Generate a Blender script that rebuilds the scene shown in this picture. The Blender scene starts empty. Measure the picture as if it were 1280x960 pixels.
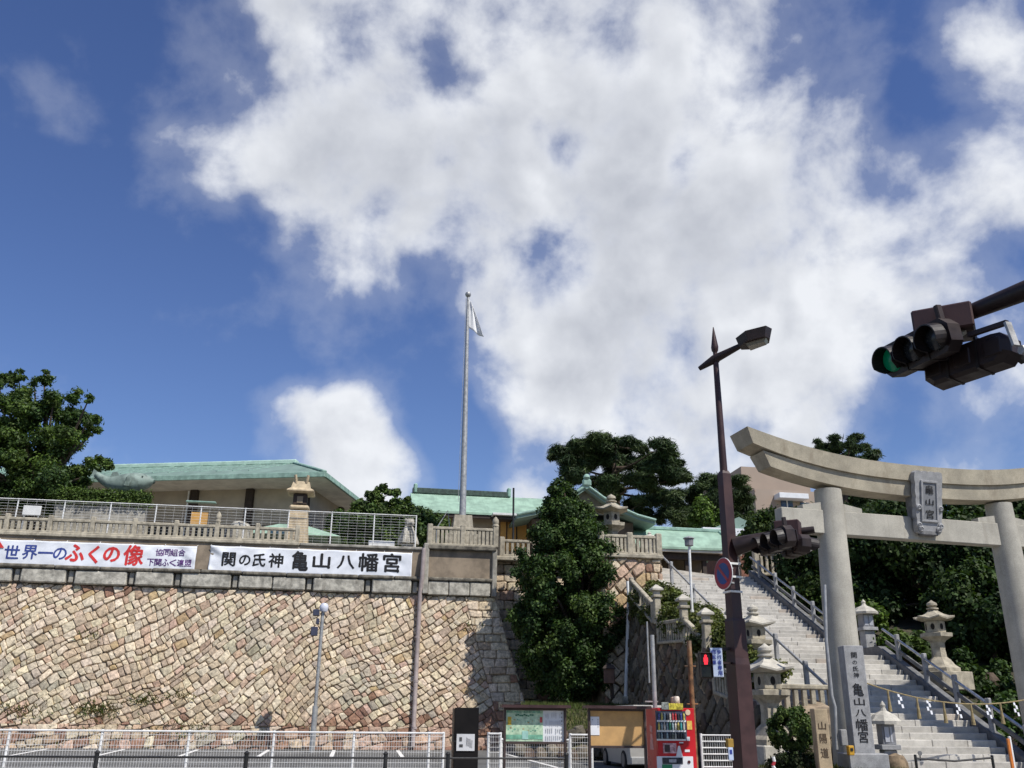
import bpy, math, random
import numpy as np
from mathutils import Vector, Matrix, Euler
R = math.radians
sc = bpy.context.scene
col = sc.collection

# ------------------------------------------------------------------ camera
FPX, CAMH, PITCH, ROLL, YAW = 1130.0, 1.6, 20.2, 0.6, 9.0
_p, _r, _y = R(PITCH), R(ROLL), R(YAW)
C_F = Vector((math.sin(_y)*math.cos(_p), math.cos(_y)*math.cos(_p), math.sin(_p)))
_right = Vector((math.cos(_y), -math.sin(_y), 0)); _up = _right.cross(C_F)
C_R = _right*math.cos(_r) + _up*math.sin(_r)
C_U = _up*math.cos(_r) - _right*math.sin(_r)
cam_d = bpy.data.cameras.new('camera'); cam = bpy.data.objects.new('camera', cam_d); col.objects.link(cam)
cam_d.sensor_width = 36; cam_d.lens = 36*FPX/1280; cam_d.clip_start = .1; cam_d.clip_end = 3000
m3 = Matrix((C_R, C_U, -C_F)).transposed()
cam.matrix_world = Matrix.Translation((0, 0, CAMH)) @ m3.to_4x4()
sc.camera = cam

# ------------------------------------------------------------------ sun, sky, exposure
SUN_AZ, SUN_EL = 142.0, 52.0
sun_dir = Vector((math.sin(R(SUN_AZ))*math.cos(R(SUN_EL)), math.cos(R(SUN_AZ))*math.cos(R(SUN_EL)), math.sin(R(SUN_EL))))
sl = bpy.data.lights.new('sun', 'SUN'); sl.energy = 5.0; sl.angle = R(.53); sl.color = (1, .955, .88)
so = bpy.data.objects.new('sun', sl); col.objects.link(so); so.location = (20, -20, 40)
so.rotation_euler = (-sun_dir).to_track_quat('-Z', 'Y').to_euler()
sc.view_settings.view_transform = 'Standard'; sc.view_settings.look = 'None'
sc.view_settings.exposure = 0.0; sc.view_settings.gamma = 1.0; sc.view_settings.use_curve_mapping = False

class NT:
    """tiny node helper"""
    def __init__(s, tree): s.t = tree; s.n = tree.nodes; s.l = tree.links
    def new(s, typ, **k):
        n = s.n.new(typ)
        for a, b in k.items(): setattr(n, a, b)
        return n
    def put(s, sock, v):
        if v is None: return
        if hasattr(v, 'is_output') or isinstance(v, bpy.types.NodeSocket): s.l.new(v, sock)
        else:
            try: sock.default_value = v
            except Exception: sock.default_value = (v, v, v)
    def m(s, op, a, b=None, c=None, clamp=False):
        n = s.new('ShaderNodeMath', operation=op, use_clamp=clamp)
        for i, x in enumerate((a, b, c)):
            if x is not None: s.put(n.inputs[i], x)
        return n.outputs[0]
    def v(s, op, a, b=None, sc=None):
        n = s.new('ShaderNodeVectorMath', operation=op)
        s.put(n.inputs[0], a)
        if b is not None: s.put(n.inputs[1], b)
        if sc is not None: s.put(n.inputs['Scale'], sc)
        return n.outputs['Value'] if op in ('DISTANCE', 'DOT_PRODUCT', 'LENGTH') else n.outputs[0]
    def noise(s, vec, scale, detail=4, rough=.55, dist=0, lac=2.0):
        n = s.new('ShaderNodeTexNoise'); s.put(n.inputs['Vector'], vec)
        n.inputs['Scale'].default_value = scale; n.inputs['Detail'].default_value = detail
        n.inputs['Roughness'].default_value = rough; n.inputs['Distortion'].default_value = dist
        n.inputs['Lacunarity'].default_value = lac
        return n.outputs['Fac']
    def rng(s, x, a, b, c=0., d=1., kind='SMOOTHSTEP'):
        n = s.new('ShaderNodeMapRange', interpolation_type=kind); s.put(n.inputs['Value'], x)
        for k, q in zip(('From Min', 'From Max', 'To Min', 'To Max'), (a, b, c, d)): s.put(n.inputs[k], q)
        return n.outputs['Result']
    def mix(s, f, a, b, blend='MIX'):
        n = s.new('ShaderNodeMix', data_type='RGBA', blend_type=blend)
        s.put(n.inputs[0], f); s.put(n.inputs[6], a); s.put(n.inputs[7], b)
        return n.outputs[2]

def c4(c): return (c[0], c[1], c[2], 1.0)

w = bpy.data.worlds.new('World'); sc.world = w; w.use_nodes = True
def build_sky():
    t = NT(w.node_tree); t.n.clear()
    out = t.new('ShaderNodeOutputWorld'); bg = t.new('ShaderNodeBackground')
    sky = t.new('ShaderNodeTexSky', sky_type='NISHITA'); sky.sun_disc = False
    sky.sun_elevation = R(SUN_EL); sky.sun_rotation = R(SUN_AZ); sky.altitude = 0
    sky.air_density = 1.0; sky.dust_density = .0; sky.ozone_density = 3.5
    S = .10
    bg.inputs['Strength'].default_value = S
    hs = t.new('ShaderNodeHueSaturation'); hs.inputs['Hue'].default_value = .515
    hs.inputs['Saturation'].default_value = 1.13; hs.inputs['Value'].default_value = 1.16
    t.l.new(sky.outputs[0], hs.inputs['Color'])
    tc = t.new('ShaderNodeTexCoord'); d = tc.outputs['Generated']
    def pd(x, y):
        q = C_F + C_R*((x-640)/FPX) + C_U*((480-y)/FPX); q.normalize(); return tuple(q)
    # broad cloud banks and gaps of this day's sky: direction, angular radius, weight
    banks = [((480, 50), .24, .30), ((640, 150), .28, .34), ((320, 40), .10, .3), ((340, 180), .13, .34), ((400, 295), .14, .36), ((235, 225), .09, .40), ((450, 230), .14, .2),
             ((820, 110), .30, .30), ((960, 250), .30, .26), ((740, 330), .22, .26), ((1160, 240), .22, .26), ((870, 420), .26, .32), ((1000, 120), .12, .12),
             ((720, 520), .12, .26), ((1060, 480), .26, .24), ((1245, 80), .07, .26), ((620, 380), .11, .24), ((1290, 420), .26, .14),
             ((430, 562), .075, .8), ((350, 522), .058, .75), ((488, 600), .065, .85), ((110, 285), .06, .24), ((1200, 560), .3, .08), ((660, 635), .04, .4)]
    gaps = [((1090, 30), .11, .30), ((1160, 120), .07, .30), ((20, 90), .45, .30), ((160, 420), .22, .20), ((560, 500), .09, .30), ((320, 395), .09, .16),
            ((685, 175), .05, .26), ((690, 335), .06, .36), ((855, 190), .035, .26), ((1040, 325), .08, .26), ((1105, 240), .045, .28),
            ((550, 330), .05, .18), ((560, 600), .08, .26), ((535, 60), .045, .28), ((230, 560), .12, .22), ((1270, 335), .06, .26), ((1230, 530), .14, .34), ((1140, 470), .05, .2), ((310, 268), .03, .2)]
    warp = t.new('ShaderNodeTexNoise'); t.l.new(d, warp.inputs['Vector']); warp.inputs['Scale'].default_value = 7; warp.inputs['Detail'].default_value = 3
    wv = t.v('SCALE', t.v('SUBTRACT', warp.outputs['Color'], (.5, .5, .5)), sc=.075)
    dw = t.v('ADD', d, wv)
    acc = None
    for sign, lst in ((1, banks), (-1, gaps)):
        for (px, rad, wt) in lst:
            q = t.rng(t.v('DISTANCE', dw, pd(*px)), 0., rad*1.15, (1. if sign > 0 or rad > .085 else .95)*sign*wt, 0.)
            acc = q if acc is None else t.m('ADD', acc, q)
        if sign == 1: acc = t.m('MULTIPLY', t.m('TANH', t.m('MULTIPLY', acc, 2.3)), .475)
    acc = t.m('ADD', t.m('MULTIPLY', acc, .82), -.03)
    n1 = t.noise(d, 8.0, 8, .545, .10)
    field = t.m('ADD', t.m('MULTIPLY_ADD', n1, 1.25, -.125), acc)
    den = t.rng(field, .53, .88)
    cover = t.m('MAXIMUM', t.m('POWER', den, .8), t.m('MULTIPLY', t.rng(field, .36, .62), .16))
    # relief: the sun stands high behind the viewer, so flanks towards it are bright and the thick middles grey
    n2 = t.noise(t.v('ADD', d, tuple(sun_dir*.03)), 8.0, 5, .545, .10)
    rel = t.m('SUBTRACT', n1, n2)
    soft = t.noise(dw, 5.5, 3, .5)
    gray = t.m('MULTIPLY', t.rng(field, .66, .95), t.rng(soft, .36, .60, .0, 1.))
    lit = t.m('ADD', t.m('SUBTRACT', .95, t.m('MULTIPLY', gray, .46)), t.m('MULTIPLY', rel, 1.3), clamp=True)
    cc = t.mix(lit, c4((.30, .33, .41)), c4((.93, .955, 1.0)))
    cl = t.v('SCALE', cc, sc=.95/S)
    fin = t.mix(t.m('MULTIPLY', cover, .97), hs.outputs[0], cl)
    t.l.new(fin, bg.inputs['Color']); t.l.new(bg.outputs[0], out.inputs['Surface'])
    w.cycles.sampling_method = 'MANUAL'; w.cycles.sample_map_resolution = 512
build_sky()

# ------------------------------------------------------------------ helpers
def A(px, py, Y):
    """point seen at photo pixel (px,py) lying at street-depth Y"""
    d = C_F + C_R*((px-640)/FPX) + C_U*((480-py)/FPX); return d*(Y/d.y) + Vector((0, 0, CAMH))
def AZ(px, py, z):
    d = C_F + C_R*((px-640)/FPX) + C_U*((480-py)/FPX); return d*((z-CAMH)/d.z) + Vector((0, 0, CAMH))
def AX(px, py, x):
    d = C_F + C_R*((px-640)/FPX) + C_U*((480-py)/FPX); return d*(x/d.x) + Vector((0, 0, CAMH))

MATS = {}
def mat(name, c, rough=.8, var=.18, vs=2.5, bump=.25, bs=40, metal=0., stain=0., stc=(.06, .055, .05), spec=.4, attr=False, stv=(1.2, 1.2, .35), c2=None, speck=0.):
    if name in MATS: return MATS[name]
    m = bpy.data.materials.new(name); m.use_nodes = True; t = NT(m.node_tree)
    b = t.n['Principled BSDF']; b.inputs['Roughness'].default_value = rough; b.inputs['Metallic'].default_value = metal
    b.inputs['Specular IOR Level'].default_value = spec
    g = t.new('ShaderNodeNewGeometry'); P = g.outputs['Position']
    if attr:
        at = t.new('ShaderNodeAttribute', attribute_name='col'); base = at.outputs['Color']
    else: base = c4(c)
    n = t.noise(P, vs, 6, .62)
    lo = t.mix(1., base, c4((1-var*1.6,)*3), 'MULTIPLY'); hi = t.mix(1., base, c4((1+var*1.3,)*3), 'MULTIPLY')
    if c2: hi = t.mix(.7, hi, c4(c2))
    o = t.mix(t.rng(n, .3, .7), lo, hi)
    if speck:
        f = t.noise(P, 55, 3, .7); o = t.mix(t.rng(f, .35, .65, 0., speck), o, t.mix(1., o, c4((.45, .45, .45)), 'MULTIPLY'))
    if stain:
        s2 = t.noise(t.v('MULTIPLY', P, stv), 1.5, 7, .68)
        o = t.mix(t.rng(s2, .5, .72, 0., stain), o, c4(stc))
    t.l.new(o, b.inputs['Base Color'])
    if bump:
        bn = t.new('ShaderNodeBump'); bn.inputs['Strength'].default_value = bump; bn.inputs['Distance'].default_value = .02
        t.l.new(t.noise(P, bs, 5, .65), bn.inputs['Height']); t.l.new(bn.outputs[0], b.inputs['Normal'])
    rr = t.rng(n, .3, .7, max(.05, rough-.1), min(1, rough+.1)); t.l.new(rr, b.inputs['Roughness'])
    MATS[name] = m; return m

def leafmat(name, trans=.25, gloss=.45):
    if name in MATS: return MATS[name]
    m = bpy.data.materials.new(name); m.use_nodes = True; t = NT(m.node_tree)
    b = t.n['Principled BSDF']; out = t.n['Material Output']
    at = t.new('ShaderNodeAttribute', attribute_name='col')
    t.l.new(at.outputs['Color'], b.inputs['Base Color']); b.inputs['Roughness'].default_value = gloss
    b.inputs['Specular IOR Level'].default_value = .22
    tr = t.new('ShaderNodeBsdfTranslucent'); t.l.new(t.mix(1., at.outputs['Color'], c4((1.3, 1.5, .5)), 'MULTIPLY'), tr.inputs['Color'])
    mx = t.new('ShaderNodeMixShader'); mx.inputs[0].default_value = trans
    t.l.new(b.outputs[0], mx.inputs[1]); t.l.new(tr.outputs[0], mx.inputs[2]); t.l.new(mx.outputs[0], out.inputs['Surface'])
    MATS[name] = m; return m

def emit(name, c, s):
    if name in MATS: return MATS[name]
    m = bpy.data.materials.new(name); m.use_nodes = True
    b = m.node_tree.nodes['Principled BSDF']; b.inputs['Base Color'].default_value = c4(c); b.inputs['Roughness'].default_value = .3
    b.inputs['Emission Color'].default_value = c4(c); b.inputs['Emission Strength'].default_value = s
    MATS[name] = m; return m

def glass(name, c=(.03, .04, .05), rough=.08):
    return mat(name, c, rough, var=.1, bump=0, spec=.8)

def link(o, parent=None, label=None, cat=None, group=None, kind=None, local=False):
    col.objects.link(o)
    if parent is not None:
        o.parent = parent
        if parent.type == 'EMPTY' and parent.parent is None and not local:
            o.matrix_parent_inverse = Matrix.Translation(-Vector(parent.location))
    if label: o['label'] = label
    if cat: o['category'] = cat
    if group: o['group'] = group
    if kind: o['kind'] = kind
    return o

def thing(name, label, cat, loc=(0, 0, 0), rz=0, group=None):
    o = bpy.data.objects.new(name, None); o.location = loc; o.rotation_euler = (0, 0, rz); o.empty_display_size = .2
    return link(o, None, label, cat, group)

class MB:
    def __init__(s): s.v = []; s.f = []
    def add(s, vs, fs, M=None):
        n = len(s.v)
        s.v += [tuple(M @ Vector(q)) for q in vs] if M is not None else [tuple(q) for q in vs]
        s.f += [tuple(i+n for i in f) for f in fs]; return s
    def box(s, c, d, rz=0., bev=0., M=None):
        x, y, z = (q/2 for q in d)
        T = Matrix.Translation(c) @ Matrix.Rotation(rz, 4, 'Z')
        if M is not None: T = M @ T
        if bev <= 0:
            vs = [(-x, -y, -z), (x, -y, -z), (x, y, -z), (-x, y, -z), (-x, -y, z), (x, -y, z), (x, y, z), (-x, y, z)]
            return s.add(vs, [(0, 3, 2, 1), (4, 5, 6, 7), (0, 1, 5, 4), (1, 2, 6, 5), (2, 3, 7, 6), (3, 0, 4, 7)], T)
        b = min(bev, x*.9, y*.9, z*.9)
        def ring(k, zz): return [(-x+k, -y, zz), (x-k, -y, zz), (x, -y+k, zz), (x, y-k, zz), (x-k, y, zz), (-x+k, y, zz), (-x, y-k, zz), (-x, -y+k, zz)]
        def small(zz): return [(-x+b, -y+b, zz), (x-b, -y+b, zz), (x-b, -y+b, zz), (x-b, y-b, zz), (x-b, y-b, zz), (-x+b, y-b, zz), (-x+b, y-b, zz), (-x+b, -y+b, zz)]
        vs = ring(b, -z+b) + ring(b, z-b) + [(-x+b, -y+b, -z), (x-b, -y+b, -z), (x-b, y-b, -z), (-x+b, y-b, -z), (-x+b, -y+b, z), (x-b, -y+b, z), (x-b, y-b, z), (-x+b, y-b, z)]
        fs = [(i, (i+1) % 8, 8+(i+1) % 8, 8+i) for i in range(8)]
        fs += [(16, 19, 18, 17), (20, 21, 22, 23)]
        fs += [(8, 9, 21, 20), (10, 11, 22, 21), (12, 13, 23, 22), (14, 15, 20, 23), (9, 10, 21), (11, 12, 22), (13, 14, 23), (15, 8, 20)]
        fs += [(1, 0, 16, 17), (3, 2, 17, 18), (5, 4, 18, 19), (7, 6, 19, 16), (2, 1, 17), (4, 3, 18), (6, 5, 19), (0, 7, 16)]
        return s.add(vs, fs, T)
    def bar(s, a, b, w, h, bev=0.):
        """rectangular bar from a to b, width w (sideways) height h"""
        a = Vector(a); b = Vector(b); d = b-a; L = d.length
        q = d.to_track_quat('Y', 'Z'); M = Matrix.Translation((a+b)/2) @ q.to_matrix().to_4x4()
        return s.box((0, 0, 0), (w, L, h), 0, bev, M)
    def tube(s, pts, r, n=8):
        pts = [Vector(p) for p in pts]; k = len(pts)
        rs = r if isinstance(r, (list, tuple)) else [r]*k
        base = len(s.v); u = None
        for i, p in enumerate(pts):
            d = (pts[min(i+1, k-1)] - pts[max(i-1, 0)]); d.normalize()
            if u is None:
                u = d.orthogonal().normalized()
            else:
                u = (u - d*u.dot(d)); u.normalize()
            vv = d.cross(u)
            for j in range(n):
                a = 2*math.pi*j/n; s.v.append(tuple(p + (u*math.cos(a) + vv*math.sin(a))*rs[i]))
        for i in range(k-1):
            for j in range(n):
                s.f.append((base+i*n+j, base+i*n+(j+1) % n, base+(i+1)*n+(j+1) % n, base+(i+1)*n+j))
        s.f.append(tuple(base+j for j in range(n-1, -1, -1))); s.f.append(tuple(base+(k-1)*n+j for j in range(n)))
        return s
    def lathe(s, prof, n=16, c=(0, 0, 0), rot=0., M=None, sq=1.0):
        base = len(s.v); cx, cy, cz = c
        T = M if M is not None else Matrix.Identity(4)
        for (r, z) in prof:
            for j in range(n):
                a = 2*math.pi*j/n + rot
                s.v.append(tuple(T @ Vector((cx+r*math.cos(a), cy+r*math.sin(a)*sq, cz+z))))
        for i in range(len(prof)-1):
            for j in range(n):
                s.f.append((base+i*n+j, base+i*n+(j+1) % n, base+(i+1)*n+(j+1) % n, base+(i+1)*n+j))
        s.f.append(tuple(base+j for j in range(n-1, -1, -1))); s.f.append(tuple(base+(len(prof)-1)*n+j for j in range(n)))
        return s
    def extr(s, poly, y0, y1, M=None):
        """polygon in (x,z), counter-clockwise seen from -y, extruded y0..y1"""
        n = len(poly)
        vs = [(x, y0, z) for x, z in poly] + [(x, y1, z) for x, z in poly]
        fs = [tuple(range(n)), tuple(range(2*n-1, n-1, -1))] + [(i, i+n, (i+1) % n+n, (i+1) % n) for i in range(n)]
        return s.add(vs, fs, M)
    def quad(s, a, b, c, d): return s.add([a, b, c, d], [(0, 1, 2, 3)])
    def mesh(s, name, m, smooth=False):
        me = bpy.data.meshes.new(name); me.from_pydata(s.v, [], s.f)
        if m: me.materials.append(m)
        if smooth:
            me.polygons.foreach_set('use_smooth', [True]*len(me.polygons))
            try: me.set_sharp_from_angle(angle=R(40))
            except Exception: pass
        me.update(); return me
    def build(s, name, m, parent=None, smooth=False, **k):
        return link(bpy.data.objects.new(name, s.mesh(name, m, smooth)), parent, **k)

def setcol(me, cols):
    a = me.attributes.new('col', 'FLOAT_COLOR', 'FACE')
    arr = np.ones((len(me.polygons), 4), np.float32); arr[:, :3] = cols; a.data.foreach_set('color', arr.ravel())

def text(s, size, M, m, parent, name='lettering', extrude=.003, bold=0., align='CENTER', valign='CENTER', spacing=1., line=1., sx=1., shear=0.):
    cu = bpy.data.curves.new(name, 'FONT'); cu.body = s; cu.size = size; cu.extrude = extrude; cu.offset = bold
    cu.align_x = align; cu.align_y = valign; cu.space_character = spacing; cu.space_line = line; cu.shear = shear; cu.resolution_u = 3
    tmp = bpy.data.objects.new('tmp_text', cu); col.objects.link(tmp)
    bpy.context.view_layer.update()
    me = bpy.data.meshes.new_from_object(tmp.evaluated_get(bpy.context.evaluated_depsgraph_get())); me.name = name
    bpy.data.objects.remove(tmp); bpy.data.curves.remove(cu)
    me.transform(M @ Matrix.Diagonal((sx, 1, 1, 1)))
    me.materials.clear(); me.materials.append(m)
    o = bpy.data.objects.new(name, me); link(o, parent); return o
def facing(p, rz=0., tilt=0.):
    """matrix: text lying in x/y -> standing in a vertical plane facing -Y, turned by rz"""
    return Matrix.Translation(p) @ Matrix.Rotation(rz, 4, 'Z') @ Matrix.Rotation(R(90)+tilt, 4, 'X')

def copy_tree(o, parent=None):
    c = o.copy(); col.objects.link(c); c.parent = parent
    for ch in list(o.children): copy_tree(ch, c)
    return c

# ------------------------------------------------------------------ materials
M_ASPH = mat('asphalt', (.058, .058, .056), .9, .25, .6, .5, 90, speck=.5)
M_LOT = mat('lot_asphalt', (.14, .14, .135), .92, .22, .5, .5, 80, speck=.5, stain=.35, stc=(.045, .044, .042), stv=(1, 1, 1))
M_PAVE = mat('paving', (.30, .27, .24), .85, .2, 1.5, .3, 60)
M_KERB = mat('kerb_concrete', (.42, .41, .38), .85, .2, 2, .3, 60)
M_PAINT = mat('road_paint', (.78, .77, .74), .7, .12, 4, .2, 60, stain=.3, stc=(.25, .24, .23))
M_SOIL = mat('soil', (.055, .05, .03), .95, .35, 2, .8, 15)
M_GRAVEL = mat('terrace_gravel', (.34, .31, .26), .95, .2, 3, .6, 50)
M_STONE = mat('wall_stone', (0, 0, 0), .9, .26, 9, 1., 16, attr=True, stain=.28, stc=(.19, .15, .10), stv=(1.3, 1.3, .45), speck=.35)
M_MORTAR = mat('dark_joint', (.30, .235, .165), .95, .3, 4, .6, 30)
M_CONC = mat('old_concrete', (.33, .31, .265), .9, .25, 2.2, .6, 25, stain=.55, stc=(.07, .062, .05))
M_CONCL = mat('pale_concrete', (.45, .425, .36), .9, .3, 3.2, .9, 12, stain=.85, speck=.3, stc=(.12, .105, .085))
M_LEDGE = mat('mossy_ledge', (.16, .145, .115), .95, .4, 4, .9, 18, stain=.5, stc=(.03, .03, .026))
M_PLAST = mat('brown_plaster', (.25, .20, .145), .9, .22, 1.4, .35, 30, stain=.5, stc=(.10, .08, .06))
M_GRAN = mat('weathered_granite', (.43, .385, .295), .85, .2, 5, .4, 60, speck=.4, stain=.4, stc=(.13, .11, .085))
M_GRANL = mat('pale_granite', (.52, .49, .42), .8, .12, 5, .3, 70, speck=.35, stain=.16, stc=(.2, .185, .16))
M_GRANG = mat('grey_granite', (.36, .36, .36), .75, .12, 6, .2, 90, speck=.4, stain=.1)
M_GRAND = mat('dark_granite', (.17, .17, .17), .7, .2, 5, .25, 70, speck=.4)
M_STEP = mat('step_granite', (0, 0, 0), .85, .1, 4, .35, 60, attr=True, speck=.3, stain=.28, stc=(.2, .17, .14), stv=(1, 1, 3))
M_TORII = mat('torii_granite', (.45, .40, .30), .85, .14, 1.6, .3, 80, speck=.45, stain=.7, stc=(.23, .19, .135), stv=(1.2, 1.2, .5))
M_TORIIC = mat('torii_column_granite', (.46, .435, .37), .85, .1, 1.6, .25, 80, speck=.45, stain=.65, stc=(.26, .235, .19), stv=(2.6, 2.6, .18))
M_WHITE = mat('white_paint_metal', (.74, .74, .72), .45, .08, 3, .05, 40)
M_BLACK = mat('black_metal', (.018, .018, .018), .45, .2, 5, .1, 60)
M_BROWN = mat('brown_paint_metal', (.048, .021, .020), .5, .15, 3, .08, 50, stain=.25, stc=(.03, .016, .016))
M_DBROWN = mat('dark_brown_metal', (.022, .012, .011), .5, .2, 4, .08, 50)
M_GALV = mat('galvanised_steel', (.38, .38, .37), .45, .12, 6, .1, 40, metal=.4)
M_STEEL = mat('stainless_rail', (.55, .55, .53), .28, .1, 6, .03, 60, metal=.9)
M_COPPER = mat('copper_roof', (.18, .26, .22), .7, .14, 1.2, .15, 10, stain=.35, stc=(.13, .23, .185), stv=(1, 1, 1))
M_COPPERL = mat('bright_copper_roof', (.285, .42, .32), .65, .14, 1.5, .15, 10, stain=.6, stc=(.20, .30, .23), stv=(2.4, .35, .35))
M_COPPERD = mat('copper_trim', (.25, .38, .315), .65, .18, 3, .1, 20)
M_RIDGE = mat('dark_tile_ridge', (.05, .075, .062), .8, .3, 6, .3, 30)
M_SOFF = mat('soffit', (.62, .60, .54), .85, .1, 1.5, .1, 20)
M_BEIGE = mat('beige_wall', (.42, .365, .285), .85, .08, 1.2, .15, 40)
M_DWOOD = mat('dark_timber', (.045, .032, .025), .75, .25, 6, .2, 40)
M_OCHRE = mat('ochre_wall', (.56, .31, .09), .8, .1, 2, .1, 40)
M_GLASS = glass('window_glass')
M_BARK = mat('bark', (.085, .062, .044), .95, .35, 5, 1., 14)
M_GRASSB = mat('grass_bank', (.085, .095, .03), .95, .4, 3, 1., 14, c2=(.12, .10, .05))
M_INK = mat('ink_black', (.012, .012, .014), .8, .1, 5, 0)

# ------------------------------------------------------------------ ground, road, pavement, car park
def sheet(name, x0, x1, y0, y1, z0, z1, m, kind='structure', nx=1, ny=1):
    b = MB()
    for i in range(nx+1):
        for j in range(ny+1):
            b.v.append((x0+(x1-x0)*i/nx, y0+(y1-y0)*j/ny, z0+(z1-z0)*j/ny))
    for i in range(nx):
        for j in range(ny): b.f.append((i*(ny+1)+j, (i+1)*(ny+1)+j, (i+1)*(ny+1)+j+1, i*(ny+1)+j+1))
    return b.build(name, m, kind=kind)
sheet('ground', -1500, 1500, -1500, 1500, -.06, -.06, M_SOIL)
sheet('road', -80, 80, -8, 14.4, 0, 0, M_ASPH)
kb = MB()
for i in range(-40, 40): kb.box((i*1.5+.75, 14.49, .05), (1.49, .18, .2), 0, .02)
kb.build('kerb', M_KERB, kind='structure')
sheet('pavement', -60, 60, 14.58, 21.6, .13, .13, M_PAVE)
sheet('near_pavement', -60, 60, -6, 2.2, .1, .1, M_PAVE)
for yy in (5.2, 10.6):
    rl = MB()
    for i in range(-12, 13): rl.box((i*6., yy, .004), (3.2, .14, .006))
    rl.build('lane_line', M_PAINT, bpy.data.objects['road'])
LOTZ = lambda y: .02 + .017*(y-22)
lot = sheet('parking_lot', -45, 9.6, 21.6, 42, LOTZ(21.6), LOTZ(42), M_LOT, ny=4)
def strip(a, b, wd, parent, name):
    a = Vector(a); b = Vector(b); d = (b-a); s = Vector((-d.y, d.x, 0)).normalized()*wd/2; u = Vector((0, 0, .004))
    MB().quad(a-s+u, b-s+u, b+s+u, a+s+u).build(name, M_PAINT, parent)
for x in (-24.6, -21.9, -19.2, -16.5, -13.9, -11.15, -8.45, -5.8, -3.2, -.75, 1.7):
    strip((x, 33.4, LOTZ(33.4)), (x*1.01, 38.6, LOTZ(38.6)), .14, lot, 'parking_line')
strip((6.3, 28.0, LOTZ(28)), (5.6, 38.0, LOTZ(38)), .15, lot, 'parking_line')
strip((8.9, 25.2, LOTZ(25.2)), (6.35, 27.6, LOTZ(27.6)), .15, lot, 'parking_line')

# ------------------------------------------------------------------ stone masonry
def vnoise(seed):
    rs = np.random.RandomState(seed); g = rs.rand(64, 64)
    def f(x, y):
        xi, yi = math.floor(x), math.floor(y); fx, fy = x-xi, y-yi
        fx = fx*fx*(3-2*fx); fy = fy*fy*(3-2*fy)
        a, b_, c, d = g[xi % 64, yi % 64], g[(xi+1) % 64, yi % 64], g[xi % 64, (yi+1) % 64], g[(xi+1) % 64, (yi+1) % 64]
        return (a*(1-fx)+b_*fx)*(1-fy) + (c*(1-fx)+d*fx)*fy
    return f
def clip(poly, a, b, c):
    """keep a*x+b*y<=c"""
    out = []
    for i in range(len(poly)):
        p, q = poly[i], poly[(i+1) % len(poly)]
        dp, dq = a*p[0]+b*p[1]-c, a*q[0]+b*q[1]-c
        if dp <= 0: out.append(p)
        if (dp < 0 < dq) or (dq < 0 < dp):
            t = dp/(dp-dq); out.append((p[0]+t*(q[0]-p[0]), p[1]+t*(q[1]-p[1])))
    return out
def area(p): return .5*sum(p[i][0]*p[(i+1) % len(p)][1]-p[(i+1) % len(p)][0]*p[i][1] for i in range(len(p)))
def lattice(rect, ang, hr, wr, seed, jit=.06, warp=(0., 5.), halfs=()):
    """irregular courses turned by ang, cut to rect and half planes -> polygons"""
    rnd = random.Random(seed); u0, u1, v0, v1 = rect
    cu, cv = (u0+u1)/2, (v0+v1)/2; Rr = math.hypot(u1-u0, v1-v0)/2+1.5
    n1, n2, n3, n4 = vnoise(seed), vnoise(seed+1), vnoise(seed+2), vnoise(seed+3)
    ca, sa = math.cos(ang), math.sin(ang)
    def T(s, t):
        s2 = s + jit*2*(n1(s*2.1+9, t*2.1+9)-.5); t2 = t + jit*2*(n2(s*2.1+9, t*2.1+9)-.5)
        s2 += warp[0]*2*(n3(s/warp[1]+30, t/warp[1]+30)-.5); t2 += warp[0]*2*(n4(s/warp[1]+30, t/warp[1]+30)-.5)
        return (cu + s2*ca - t2*sa, cv + s2*sa + t2*ca)
    polys = []; t = -Rr
    while t < Rr:
        h = rnd.uniform(*hr); s = -Rr + rnd.uniform(-.5, 0)
        while s < Rr:
            wd = rnd.uniform(*wr)
            if rnd.random() < .1: wd *= .6
            P = []
            for (a, b) in ((s, t), (s+wd, t), (s+wd, t+h), (s, t+h)):
                q = T(a, b); P.append((q[0]+rnd.uniform(-.025, .025), q[1]+rnd.uniform(-.025, .025)))
            s += wd
            if max(p[0] for p in P) < u0 or min(p[0] for p in P) > u1 or max(p[1] for p in P) < v0 or min(p[1] for p in P) > v1: continue
            for hp in [(-1, 0, -u0), (1, 0, u1), (0, -1, -v0), (0, 1, v1)] + list(halfs):
                P = clip(P, *hp)
                if len(P) < 3: break
            if len(P) >= 3 and area(P) > .014: polys.append(P)
        t += h
    return polys
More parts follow.
